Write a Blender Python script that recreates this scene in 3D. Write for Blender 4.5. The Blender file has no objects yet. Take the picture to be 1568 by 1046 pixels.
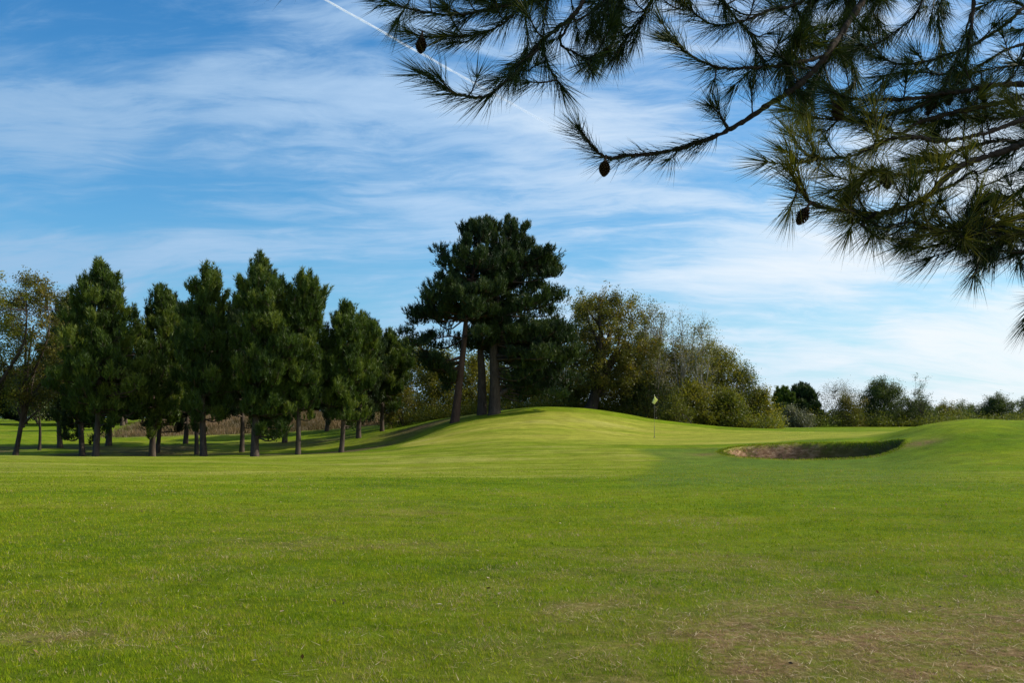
import bpy, math
import numpy as np
from mathutils import Vector

sc = bpy.context.scene
COL = sc.collection
R = math.radians

# ------------------------------------------------------------------ camera
F = 1538.0            # focal length in photo pixels (photo 1568 wide)
CAMZ = 1.6
HOR = 640.0
cam_d = bpy.data.cameras.new("camera"); cam = bpy.data.objects.new("camera", cam_d); COL.objects.link(cam)
cam.location = (0, 0, CAMZ); cam.rotation_euler = (R(90), 0, 0)
cam_d.sensor_width = 36; cam_d.lens = 36 * F / 1568; cam_d.shift_y = (HOR - 523) / 1568
cam_d.clip_end = 20000; cam_d.clip_start = 0.05
sc.camera = cam

# ------------------------------------------------------------------ light
SUN_EL, SUN_AZ = R(34), R(79)          # azimuth measured from the view direction (+Y) towards +X
sd = bpy.data.lights.new("sun", 'SUN'); sd.energy = 5.0; sd.angle = R(0.55); sd.color = (1.0, .93, .80)
sun = bpy.data.objects.new("sun", sd); COL.objects.link(sun)
sdir = Vector((math.sin(SUN_AZ) * math.cos(SUN_EL), math.cos(SUN_AZ) * math.cos(SUN_EL), math.sin(SUN_EL)))
sun.rotation_euler = sdir.to_track_quat('Z', 'Y').to_euler()
sun.location = (60, 20, 50)

W = bpy.data.worlds.new("World"); sc.world = W; W.use_nodes = True
nt = W.node_tree; nt.nodes.clear()
class NT:
    def __init__(s, tree): s.t = tree
    def n(s, typ, **kw):
        nd = s.t.nodes.new(typ)
        for k, v in kw.items():
            if k.startswith('i_'): nd.inputs[k[2:]].default_value = v
            else: setattr(nd, k, v)
        return nd
    def l(s, a, b): s.t.links.new(a, b)
    def math(s, op, a, b=None, c=None, clamp=False):
        nd = s.t.nodes.new('ShaderNodeMath'); nd.operation = op; nd.use_clamp = clamp
        for i, v in enumerate((a, b, c)):
            if v is None: continue
            if isinstance(v, (int, float)): nd.inputs[i].default_value = v
            else: s.t.links.new(v, nd.inputs[i])
        return nd.outputs[0]
    def ramp(s, fac, stops, interp='LINEAR'):
        nd = s.t.nodes.new('ShaderNodeValToRGB'); nd.color_ramp.interpolation = interp
        e = nd.color_ramp.elements
        while len(e) < len(stops): e.new(0.5)
        for i, (p, c) in enumerate(stops):
            e[i].position = p
            e[i].color = (c, c, c, 1) if isinstance(c, (int, float)) else (*c, 1)
        s.l(fac, nd.inputs[0]); return nd.outputs[0]
    def noise(s, vec, scale, detail=4, rough=.55, dist=0.0, dim='3D'):
        nd = s.t.nodes.new('ShaderNodeTexNoise'); nd.noise_dimensions = dim
        nd.inputs['Scale'].default_value = scale; nd.inputs['Detail'].default_value = detail
        nd.inputs['Roughness'].default_value = rough; nd.inputs['Distortion'].default_value = dist
        s.l(vec, nd.inputs['Vector']); return nd.outputs['Fac']
    def mapping(s, vec, loc=(0,0,0), rot=(0,0,0), scale=(1,1,1)):
        nd = s.t.nodes.new('ShaderNodeMapping')
        nd.inputs[1].default_value = loc; nd.inputs[2].default_value = rot; nd.inputs[3].default_value = scale
        s.l(vec, nd.inputs[0]); return nd.outputs[0]
    def mix(s, fac, a, b, typ='MIX'):
        nd = s.t.nodes.new('ShaderNodeMix'); nd.data_type = 'RGBA'; nd.blend_type = typ
        for sock, v in ((nd.inputs['Factor'], fac), (nd.inputs[6], a), (nd.inputs[7], b)):
            if isinstance(v, (int, float)): sock.default_value = v
            elif isinstance(v, tuple): sock.default_value = (*v, 1)
            else: s.l(v, sock)
        return nd.outputs[2]
N = NT(nt)
sky = N.n('ShaderNodeTexSky', sky_type='NISHITA', sun_disc=False, sun_elevation=SUN_EL, sun_rotation=SUN_AZ,
          air_density=1.0, dust_density=.6, ozone_density=2.2)
hsv = N.n('ShaderNodeHueSaturation'); hsv.inputs['Saturation'].default_value = 1.35; hsv.inputs['Value'].default_value = 1.0
N.l(sky.outputs[0], hsv.inputs['Color'])
CLX, CLY = 7.9, 2.2
tc = N.n('ShaderNodeTexCoord')
sep = N.n('ShaderNodeSeparateXYZ'); N.l(tc.outputs['Generated'], sep.inputs[0])
zc = N.math('ADD', N.math('MAXIMUM', sep.outputs[2], 0.0), 0.27)
u = N.math('DIVIDE', sep.outputs[0], zc); v = N.math('DIVIDE', sep.outputs[1], zc)
cmb = N.n('ShaderNodeCombineXYZ'); N.l(u, cmb.inputs[0]); N.l(v, cmb.inputs[1])
P0 = cmb.outputs[0]
# high cirrus: lacy sheets combed out by the wind
wv = N.n('ShaderNodeTexNoise'); wv.inputs['Scale'].default_value = 1.2; wv.inputs['Detail'].default_value = 3; N.l(P0, wv.inputs['Vector'])
wsub = N.n('ShaderNodeVectorMath', operation='SUBTRACT'); N.l(wv.outputs['Color'], wsub.inputs[0]); wsub.inputs[1].default_value = (.5, .5, .5)
wsc = N.n('ShaderNodeVectorMath', operation='SCALE'); N.l(wsub.outputs[0], wsc.inputs[0]); wsc.inputs['Scale'].default_value = .36
wadd = N.n('ShaderNodeVectorMath', operation='ADD'); N.l(P0, wadd.inputs[0]); N.l(wsc.outputs[0], wadd.inputs[1]); PW = wadd.outputs[0]
fib = N.noise(N.mapping(PW, loc=(.7, .3, 0), rot=(0, 0, R(-30)), scale=(.50, 2.0, 1)), 2.9, 10, .62, .25)
fine = N.noise(N.mapping(PW, loc=(3.1, 1.2, 0), rot=(0, 0, R(-48)), scale=(1.0, 3.0, 1)), 5.0, 9, .68, .5)
big = N.noise(N.mapping(P0, loc=(CLX, CLY, 0), rot=(0, 0, R(-24)), scale=(.7, 1.3, 1)), 1.7, 4, .5, .5)
dens = N.math('ADD', N.math('MULTIPLY', fib, .62), N.math('ADD', N.math('MULTIPLY', fine, .44), N.math('MULTIPLY', big, .95)))
az = N.math('MULTIPLY', N.math('DIVIDE', sep.outputs[0], N.math('MAXIMUM', sep.outputs[1], .2)), .15)
dens = N.math('ADD', N.math('SUBTRACT', dens, .39), N.math('MINIMUM', az, .10))
cl = N.ramp(dens, [(.44, 0.0), (.56, .28), (.66, .68), (.84, .96)], 'B_SPLINE')
haze = N.ramp(sep.outputs[2], [(0.0, .88), (.08, .62), (.20, .28), (.42, .02)])
cl = N.math('SUBTRACT', 1.0, N.math('MULTIPLY', N.math('SUBTRACT', 1.0, cl), N.math('SUBTRACT', 1.0, haze)))
whit = N.math('ADD', N.math('MULTIPLY', sep.outputs[0], .95), N.math('MULTIPLY', N.math('SUBTRACT', dens, .4), .55))
whit = N.math('ADD', whit, .25)
ccol = N.ramp(whit, [(.05, (.30, .46, .66)), (.36, (.40, .56, .76)), (.60, (.60, .71, .83)), (.85, (.75, .80, .84))])
cc = N.mix(1.0, ccol, (8.6, 8.6, 8.6), 'MULTIPLY')
skb = N.mix(1.0, hsv.outputs[0], (.10, .84, 1.04), 'MULTIPLY')
skc = N.mix(cl, skb, cc)
bg = N.n('ShaderNodeBackground'); bg.inputs[1].default_value = .12; N.l(skc, bg.inputs[0])
wo = N.n('ShaderNodeOutputWorld'); N.l(bg.outputs[0], wo.inputs[0])

sc.view_settings.view_transform = 'Standard'; sc.view_settings.look = 'None'
sc.view_settings.gamma = 1; sc.view_settings.exposure = .22
sc.render.engine = 'CYCLES'
sc.cycles.max_bounces = 6; sc.cycles.diffuse_bounces = 3; sc.cycles.transmission_bounces = 4
sc.cycles.transparent_max_bounces = 8; sc.cycles.caustics_reflective = False; sc.cycles.caustics_refractive = False
sc.cycles.use_denoising = True

# ------------------------------------------------------------------ helpers
def W3(px, py, Y): return np.array([(px - 784) / F * Y, Y, CAMZ + (HOR - py) / F * Y])

def mesh_obj(name, V, Fc, mat, parent=None, loc=None, tint=None, smooth=False, quads=False, attrs=None):
    V = np.ascontiguousarray(V, np.float32); Fc = np.ascontiguousarray(Fc, np.int32); k = 4 if quads else 3
    me = bpy.data.meshes.new(name)
    me.vertices.add(len(V)); me.vertices.foreach_set('co', V.ravel())
    me.loops.add(Fc.size); me.loops.foreach_set('vertex_index', Fc.ravel())
    me.polygons.add(len(Fc)); me.polygons.foreach_set('loop_start', np.arange(0, Fc.size, k, dtype=np.int32))
    me.polygons.foreach_set('loop_total', np.full(len(Fc), k, np.int32))
    if smooth: me.polygons.foreach_set('use_smooth', np.ones(len(Fc), bool))
    me.update(calc_edges=True)
    attrs = dict(attrs or {})
    if tint is not None: attrs['tint'] = tint
    for an, av in attrs.items():
        at = me.attributes.new(an, 'FLOAT', 'POINT'); at.data.foreach_set('value', np.ascontiguousarray(av, np.float32))
    me.materials.append(mat)
    o = bpy.data.objects.new(name, me); COL.objects.link(o)
    if parent is not None: o.parent = parent
    if loc is not None: o.location = loc
    return o

def thing(name, label, cat, loc=(0, 0, 0), group=None):
    o = bpy.data.objects.new(name, None); COL.objects.link(o); o.location = [float(a) for a in loc]
    o.empty_display_size = .3
    o['label'] = label; o['category'] = cat
    if group: o['group'] = group
    return o

def norm(a): return a / np.maximum(np.linalg.norm(a, axis=-1, keepdims=True), 1e-9)

class Geo:
    def __init__(s): s.V = []; s.F = []; s.T = []; s.n = 0
    def add(s, V, Fc, t=0.5):
        s.V.append(V); s.F.append(Fc + s.n); s.n += len(V)
        s.T.append(np.broadcast_to(np.asarray(t, np.float32), (len(V),)).copy())
    def tube(s, pts, rad, sides=6, t=.5, cap=True):
        pts = np.asarray(pts, float); n = len(pts); rad = np.asarray(rad, float) * np.ones(n)
        tan = norm(np.gradient(pts, axis=0))
        ref = np.array([0, 0, 1.0]) if abs(tan[0][2]) < .9 else np.array([1.0, 0, 0])
        a = norm(np.cross(tan, ref)); b = np.cross(tan, a)
        th = np.linspace(0, 2 * np.pi, sides, endpoint=False)
        V = pts[:, None, :] + rad[:, None, None] * (np.cos(th)[None, :, None] * a[:, None, :] + np.sin(th)[None, :, None] * b[:, None, :])
        V = V.reshape(-1, 3)
        i = np.arange(n - 1)[:, None]; j = np.arange(sides)[None, :]; j2 = (j + 1) % sides
        A = (i * sides + j).ravel(); B = (i * sides + j2).ravel(); C = ((i + 1) * sides + j2).ravel(); D = ((i + 1) * sides + j).ravel()
        Fc = np.concatenate([np.stack([A, B, C], 1), np.stack([A, C, D], 1)])
        if cap:
            V = np.vstack([V, pts[-1] + tan[-1] * rad[-1]]); e = len(V) - 1
            jj = np.arange(sides); base = (n - 1) * sides
            Fc = np.concatenate([Fc, np.stack([base + jj, base + (jj + 1) % sides, np.full(sides, e)], 1)])
        s.add(V, Fc, t)
    def build(s, name, mat, parent=None, smooth=False, origin=None, attrs=None):
        V = np.concatenate(s.V); Fc = np.concatenate(s.F)
        if origin is not None: V = V - np.asarray(origin)
        return mesh_obj(name, V, Fc, mat, parent, tint=np.concatenate(s.T), smooth=smooth)

def smooth_path(pts, n):
    """Catmull-Rom through pts"""
    pts = np.asarray(pts, float); m = len(pts)
    if m == 2: return pts[0] + (pts[1] - pts[0]) * np.linspace(0, 1, n)[:, None]
    P = np.vstack([2 * pts[0] - pts[1], pts, 2 * pts[-1] - pts[-2]])
    s = np.linspace(0, m - 1 - 1e-6, n); i = s.astype(int); t = (s - i)[:, None]
    p0, p1, p2, p3 = P[i], P[i + 1], P[i + 2], P[i + 3]
    return .5 * ((2 * p1) + (-p0 + p2) * t + (2 * p0 - 5 * p1 + 4 * p2 - p3) * t ** 2 + (-p0 + 3 * p1 - 3 * p2 + p3) * t ** 3)

def rand_dir(rng, n):
    return norm(rng.normal(size=(n, 3)))

def tufts(g, rng, P, A, k, ln, w, spread, tint, bend=0.0):
    """k needle blades (thin triangles) round each point P along axis A"""
    n = len(P)
    if n == 0: return
    P = np.repeat(P, k, 0); A = np.repeat(A, k, 0); T = np.repeat(np.broadcast_to(tint, (n,)), k) + rng.normal(0, .08, n * k)
    d = norm(A + rand_dir(rng, n * k) * spread)
    l = ln * rng.uniform(.65, 1.15, n * k)[:, None]
    side = norm(np.cross(d, rand_dir(rng, n * k))) * w * rng.uniform(.7, 1.2, n * k)[:, None]
    V = np.stack([P - side * .5, P + side * .5, P + d * l], 1).reshape(-1, 3)
    g.add(V, np.arange(len(V)).reshape(-1, 3), np.repeat(np.clip(T, 0, 1), 3))

def leaves(g, rng, P, size, tint, jitter=.1):
    """one small pointed leaf (two triangles) at each P"""
    n = len(P)
    if n == 0: return
    d = rand_dir(rng, n); s = norm(np.cross(d, rand_dir(rng, n)))
    l = size * rng.uniform(.6, 1.3, n)[:, None]
    V = np.stack([P - d * l * .5, P + s * l * .3, P + d * l * .5, P - s * l * .3], 1).reshape(-1, 3)
    i = np.arange(n)[:, None] * 4
    Fc = np.concatenate([i + np.array([[0, 1, 2]]), i + np.array([[0, 2, 3]])])
    T = np.clip(np.broadcast_to(tint, (n,)) + rng.normal(0, jitter, n), 0, 1)
    g.add(V, Fc, np.repeat(T, 4))

# ------------------------------------------------------------------ materials
def leaf_mat(name, c0, c1, c2=None, trans=.3, rough=.5, spec=.25, emph=0):
    m = bpy.data.materials.new(name); m.use_nodes = True; t = NT(m.node_tree); t.t.nodes.clear()
    at = t.n('ShaderNodeAttribute', attribute_name='tint')
    stops = [(0.05, c0), (.6 if c2 else .95, c1)] + ([(.97, c2)] if c2 else [])
    col = t.ramp(at.outputs['Fac'], stops)
    p = t.n('ShaderNodeBsdfPrincipled'); t.l(col, p.inputs['Base Color'])
    p.inputs['Roughness'].default_value = rough; p.inputs['Specular IOR Level'].default_value = spec
    tr = t.n('ShaderNodeBsdfTranslucent')
    tcx = t.mix(1.0, col, (1.3, 1.25, .6), 'MULTIPLY'); t.l(tcx, tr.inputs[0])
    mx = t.n('ShaderNodeMixShader'); mx.inputs[0].default_value = trans
    t.l(p.outputs[0], mx.inputs[1]); t.l(tr.outputs[0], mx.inputs[2])
    o = t.n('ShaderNodeOutputMaterial'); t.l(mx.outputs[0], o.inputs[0]); return m

def bark_mat(name, c0, c1, scale=9, bump=.5, stretch=.25):
    m = bpy.data.materials.new(name); m.use_nodes = True; t = NT(m.node_tree); t.t.nodes.clear()
    tcn = t.n('ShaderNodeTexCoord'); mp = t.mapping(tcn.outputs['Object'], scale=(1, 1, stretch))
    n1 = t.noise(mp, scale, 6, .65, .4); n2 = t.noise(tcn.outputs['Object'], 1.7, 3, .5)
    col = t.ramp(t.math('ADD', t.math('MULTIPLY', n1, .75), t.math('MULTIPLY', n2, .25)), [(.32, c0), (.66, c1)])
    p = t.n('ShaderNodeBsdfPrincipled'); t.l(col, p.inputs['Base Color']); p.inputs['Roughness'].default_value = .9
    p.inputs['Specular IOR Level'].default_value = .15
    b = t.n('ShaderNodeBump'); b.inputs['Strength'].default_value = bump; b.inputs['Distance'].default_value = .03
    t.l(n1, b.inputs['Height']); t.l(b.outputs[0], p.inputs['Normal'])
    o = t.n('ShaderNodeOutputMaterial'); t.l(p.outputs[0], o.inputs[0]); return m

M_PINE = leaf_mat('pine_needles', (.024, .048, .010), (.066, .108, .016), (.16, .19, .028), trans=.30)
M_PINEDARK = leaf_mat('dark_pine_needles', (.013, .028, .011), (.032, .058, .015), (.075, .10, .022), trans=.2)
M_OLIVE = leaf_mat('olive_leaves', (.055, .072, .010), (.130, .150, .016), (.22, .19, .025), trans=.42)
M_BROWN = leaf_mat('brownish_leaves', (.050, .060, .010), (.120, .122, .016), (.21, .15, .025), trans=.42)
M_GREENLEAF = leaf_mat('green_leaves', (.028, .050, .014), (.065, .095, .022), (.12, .14, .03), trans=.35)
M_GREYLEAF = leaf_mat('grey_green_leaves', (.05, .060, .035), (.12, .13, .08), (.22, .21, .15), trans=.3)
M_YELLOW = leaf_mat('yellowing_leaves', (.080, .092, .010), (.175, .175, .018), (.26, .21, .03), trans=.45)
M_BARK = bark_mat('pine_bark', (.035, .027, .021), (.115, .085, .065))
M_BARKRED = bark_mat('reddish_pine_bark', (.035, .022, .016), (.105, .062, .045))
M_BIRCH = bark_mat('pale_bark', (.11, .10, .08), (.32, .30, .24), 6, .3)
M_TWIG = bark_mat('dark_twig_bark', (.020, .015, .012), (.07, .05, .035), 40, .6, .6)
M_DARKBARK = bark_mat('dark_bark', (.022, .018, .014), (.07, .055, .042))

# ------------------------------------------------------------------ terrain
PXC = np.array([-1400, -600, 0, 150, 250, 400, 500, 600, 700, 760, 830, 900, 950, 1000, 1100, 1200, 1345, 1400, 1480, 1568, 2200, 3200], float)
ROWS = [
 (26, [0]*22),
 (30, [0,0,0,0,0,0,0,0,0,0,0,.02,.02,.03,.0,.0,.0,.05,.12,.15,.1,.1]),
 (34, [0,0,0,0,0,0,0,.02,.05,.06,.06,.08,.08,.08,.03,.02,.06,.30,.62,.72,.5,.3]),
 (37, [0,0,0,0,0,0,.02,.06,.14,.20,.22,.24,.26,.28,.30,.36,.48,.88,1.30,1.26,.9,.6]),
 (40, [0,0,0,0,0,.0,.05,.12,.30,.38,.42,.45,.46,.46,.50,.60,.74,1.34,1.66,1.52,1.15,.8]),
 (42.5, [0,0,0,0,0,.0,.07,.16,.42,.55,.60,.58,.54,.50,.54,.65,.82,1.15,1.42,1.40,1.1,.8]),
 (46, [-.25,-.25,-.25,-.25,-.2,-.15,-.06,.12,.55,.78,.84,.74,.64,.54,.58,.68,.84,1.0,1.2,1.2,1.0,.8]),
 (50, [-.45,-.45,-.45,-.45,-.4,-.32,-.2,.12,.75,1.02,1.08,.92,.76,.60,.64,.74,.87,.95,1.0,1.0,.9,.8]),
 (55, [-.55,-.55,-.55,-.55,-.5,-.42,-.38,.02,1.22,1.5,1.72,1.5,1.24,1.0,.82,.82,.87,.85,.9,.9,.8,.8]),
 (60, [-.5,-.5,-.5,-.5,-.5,-.45,-.32,.32,1.62,1.95,2.36,2.18,1.86,1.50,1.06,.90,.82,.8,.8,.8,.8,.8]),
 (64, [-.35,-.35,-.35,-.35,-.3,-.28,-.02,.66,1.74,2.05,2.34,2.2,1.9,1.52,1.02,.88,.8,.8,.8,.8,.8,.8]),
 (70, [-.1,-.1,-.1,-.05,.0,.15,.42,1.05,1.7,1.95,2.1,2.0,1.7,1.4,.95,.85,.8,.8,.8,.8,.8,.8]),
 (75, [.2,.2,.25,.25,.42,.62,.9,1.3,1.6,1.8,1.9,1.8,1.6,1.3,.9,.8,.8,.8,.8,.8,.8,.8]),
 (80, [.3,.3,.35,.4,1.45,1.75,1.8,1.7,1.6,1.7,1.7,1.6,1.5,1.2,.9,.8,.8,.8,.8,.8,.8,.8]),
 (85, [.35,.35,.4,.5,1.5,1.8,1.8,1.7,1.6,1.6,1.6,1.5,1.4,1.2,.9,.8,.8,.8,.8,.8,.8,.8]),
 (110,[.7,.7,.75,.8,1.2,1.4,1.4,1.4,1.4,1.4,1.4,1.4,1.3,1.2,1.0,.9,.9,.9,.9,.9,.9,.9]),
 (200,[1.1]*22),
 (500,[1.3]*22),
]
_ys = np.array([r[0] for r in ROWS], float); _zt = np.array([r[1] for r in ROWS], float)
PXG = np.arange(-1400, 3201, 8.0)
S_OF = lambda Y: np.where(Y < 120, Y, 120 + 40 * np.log(np.maximum(Y, 120) / 120))
SG = np.arange(24, 180, .5)
_t1 = np.stack([np.interp(PXG, PXC, r) for r in _zt])
_T = np.stack([np.interp(SG, S_OF(_ys), _t1[:, j]) for j in range(len(PXG))], 1)
def _blur(T, sig, axis):
    r = int(sig * 3); k = np.exp(-.5 * (np.arange(-r, r + 1) / sig) ** 2); k /= k.sum()
    pad = [(0, 0), (0, 0)]; pad[axis] = (r, r); Tp = np.pad(T, pad, mode='edge')
    return np.apply_along_axis(lambda a: np.convolve(a, k, 'valid'), axis, Tp)
_T = _blur(_blur(_T, 2.3, 1), 1.7, 0)
BX, BY, BA, BB = 11.0, 36.95, 3.2, 2.25     # bunker centre and half sizes
def bunker_d(x, y):
    dx, dy = (x - BX) / BA, (y - BY) / BB; th = np.arctan2(dy, dx)
    r = np.sqrt(dx * dx + dy * dy)
    edge = 1 + .05 * np.sin(2 * th + .6) + .035 * np.sin(3 * th + 1.3) + .012 * np.sin(9 * th) + .008 * np.sin(17 * th + 1)
    return (r - edge) * BB            # signed, metres, <0 inside
def ground(x, y, carve=True):
    x = np.asarray(x, float); y = np.asarray(y, float)
    Y = np.clip(y, 24, 480); px = np.clip(784 + F * x / Y, PXG[0], PXG[-1] - .01)
    s = np.clip(S_OF(Y), SG[0], SG[-1] - .01)
    fi = (s - SG[0]) / .5; fj = (px - PXG[0]) / 8; i = fi.astype(int); j = fj.astype(int); a = fi - i; b = fj - j
    z = (_T[i, j] * (1 - a) * (1 - b) + _T[i + 1, j] * a * (1 - b) + _T[i, j + 1] * (1 - a) * b + _T[i + 1, j + 1] * a * b)
    near = np.exp(-np.maximum(y - 30, 0) / 30)
    z = z + near * (.030 * np.sin(x * .31 + y * .17 + 1) + .022 * np.sin(x * .13 - y * .43) + .012 * np.sin(x * .9 + y * .6 + 2) + .010 * np.sin(y * 1.1 - x * .5))
    z = z + .02 * np.sin(x * 1.3 + 1.7 * np.sin(y * .8)) * np.sin(y * 1.1 + x * .2) * np.clip((y - 36) / 8, 0, 1)
    if carve:
        d = bunker_d(x, y)
        inn = np.clip(-d / .22, 0, 1); inn = inn * inn * (3 - 2 * inn)
        floor = -.75 + .05 * np.sin(x * 2) * np.sin(y * 2.3)
        lip = (.05 + .03 * np.clip((y - BY) / 1.5, 0, 1)) * np.exp(-(d / .45) ** 2) * (d > 0)
        zz = z + lip
        z = np.where((d < 0), zz * (1 - inn) + floor * inn, zz)
    return z

def geo_lines(a, b, step0, grow):
    out = [a]; s = step0
    while out[-1] < b: out.append(out[-1] + s); s *= grow
    return out
ylines = list(np.arange(-40, 4, 2.0)) + list(np.arange(4, 32, .4)) + list(np.arange(32, 34, .2)) + list(np.arange(34, 40, .055)) + list(np.arange(40, 70, .3)) + list(np.arange(70, 120, .8)) + geo_lines(120, 6000, 3, 1.12)
xpos = list(np.arange(0, 6.4, .35)) + list(np.arange(6.4, 15.2, .065)) + list(np.arange(15.2, 34, .35)) + list(np.arange(34, 70, 1.0)) + geo_lines(70, 6000, 3, 1.16)
xneg = list(np.arange(-.35, -34, -.35)) + list(np.arange(-34, -70, -1.0)) + [-v for v in geo_lines(70, 6000, 3, 1.16)]
xl = np.array(sorted(xneg + xpos)); yl = np.array(ylines)
XX, YY = np.meshgrid(xl, yl); ZZ = ground(XX, YY)
nx = len(xl); ny = len(yl)
I = np.arange(ny - 1)[:, None] * nx + np.arange(nx - 1)[None, :]
quad = np.stack([I, I + 1, I + 1 + nx, I + nx], -1).reshape(-1, 4)

def sstep(a, b, x):
    t = np.clip((x - a) / (b - a), 0, 1); return t * t * (3 - 2 * t)
def vnoise(x, y, sc_, seed=0):
    """cheap smooth value noise 0..1"""
    x = np.asarray(x) * sc_ + seed * 17.3; y = np.asarray(y) * sc_ + seed * 9.1
    xi = np.floor(x); yi = np.floor(y); fx = x - xi; fy = y - yi; fx = fx * fx * (3 - 2 * fx); fy = fy * fy * (3 - 2 * fy)
    h = lambda a, b: np.modf(np.abs(np.sin(a * 127.1 + b * 311.7 + seed) * 43758.5453))[0]
    return (h(xi, yi) * (1 - fx) + h(xi + 1, yi) * fx) * (1 - fy) + (h(xi, yi + 1) * (1 - fx) + h(xi + 1, yi + 1) * fx) * fy
def fbm(x, y, s, seed=0, o=4):
    return sum(vnoise(x, y, s * 2 ** k, seed + k) / 2 ** k for k in range(o)) / sum(1 / 2 ** k for k in range(o))
def masks(x, y):
    px = 784 + F * x / np.maximum(y, 1)
    n = fbm(x, y, .5, 3)
    # worn, straw-coloured turf near the camera on the right
    d = sstep(10.2, 7.2, y + 1.6 * (n - .5) * 2 - .28 * x) * sstep(-.6, 2.4, x + 1.8 * (fbm(x, y, .7, 9) - .5) * 2 + (7.5 - y) * .35)
    d = d * sstep(.30, .62, fbm(x, y, 1.6, 21) + .12 * d)
    bk = sstep(.35, .6, fbm(x, y * 1.3, 2.3, 36))
    d = np.maximum(d, .8 * sstep(.48, .70, fbm(x, y * 1.6, .6, 33)) * sstep(15, 7, y) * bk); d = np.maximum(d, .45 * sstep(.56, .75, fbm(x * .6, y * 1.5, .35, 35)) * sstep(30, 15, y) * bk)
    d = d * (.42 + .58 * sstep(.34, .54, fbm(x, y * 1.2, 3.2, 81, 3)))
    # bare worn lip beside the bunker
    bd = bunker_d(x, y)
    bare = np.exp(-(((x - 14.6) / .75) ** 2 + ((y - 35.9) / .5) ** 2)) + .8 * np.exp(-(((x - 7.0) / .5) ** 2 + ((y - 36.7) / .4) ** 2))
    bare = np.maximum(bare, .7 * np.exp(-(bd / .16) ** 2) * (y < BY - .6))
    d = np.maximum(d, np.clip(bare, 0, 1) * .9)
    # putting surface
    gc = ((x - 7.0) / 12.5) ** 2 + ((y - 49.5) / 8.4) ** 2
    g = sstep(1.05, .97, gc + .1 * (fbm(x, y, .2, 5) - .5)) * (bd > .6)
    soil = sstep(.04, -.03, bd)
    rough = sstep(72.5, 75.5, y + 1.5 * n) * sstep(110, 95, y) * sstep(-32, -27, x) * sstep(2, -4, x)
    litter_shade = np.exp(-(((x + 5.6) / 3.4) ** 2 + ((y - 62) / 3.2) ** 2)) * sstep(.3, .7, fbm(x, y, .8, 8) + .2)
    litter_shade = np.maximum(litter_shade, .85 * sstep(.34, .62, fbm(x, y, .25, 14)) * sstep(42.5, 45, y) * sstep(69, 64, y) * sstep(-3.5, -7, x))  # needle litter widened under the left row, also painting its shade band darker
    ed = 3.6 + 1.2 * np.sin(y * .22) + .8 * (n - .5)
    pale = sstep(25.5, 29.5, y + 2.2 * (fbm(x * .3, y, .5, 61) - .5) * 2) * sstep(46, 41.5, y) * sstep(ed + .5, ed - .5, x) * (.55 + .45 * fbm(x * .25, y, .6, 62))
    # straw streaks through the fairway
    pale = np.maximum(pale, .6 * sstep(.60, .74, fbm(x * .22, y, .42, 63)) * sstep(11, 16, y))
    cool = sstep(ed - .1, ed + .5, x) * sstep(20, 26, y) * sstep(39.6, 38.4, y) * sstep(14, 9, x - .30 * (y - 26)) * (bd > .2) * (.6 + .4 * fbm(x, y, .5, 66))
    return d, g, soil, rough, litter_shade, pale, cool
mk = masks(XX.ravel(), YY.ravel())

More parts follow.
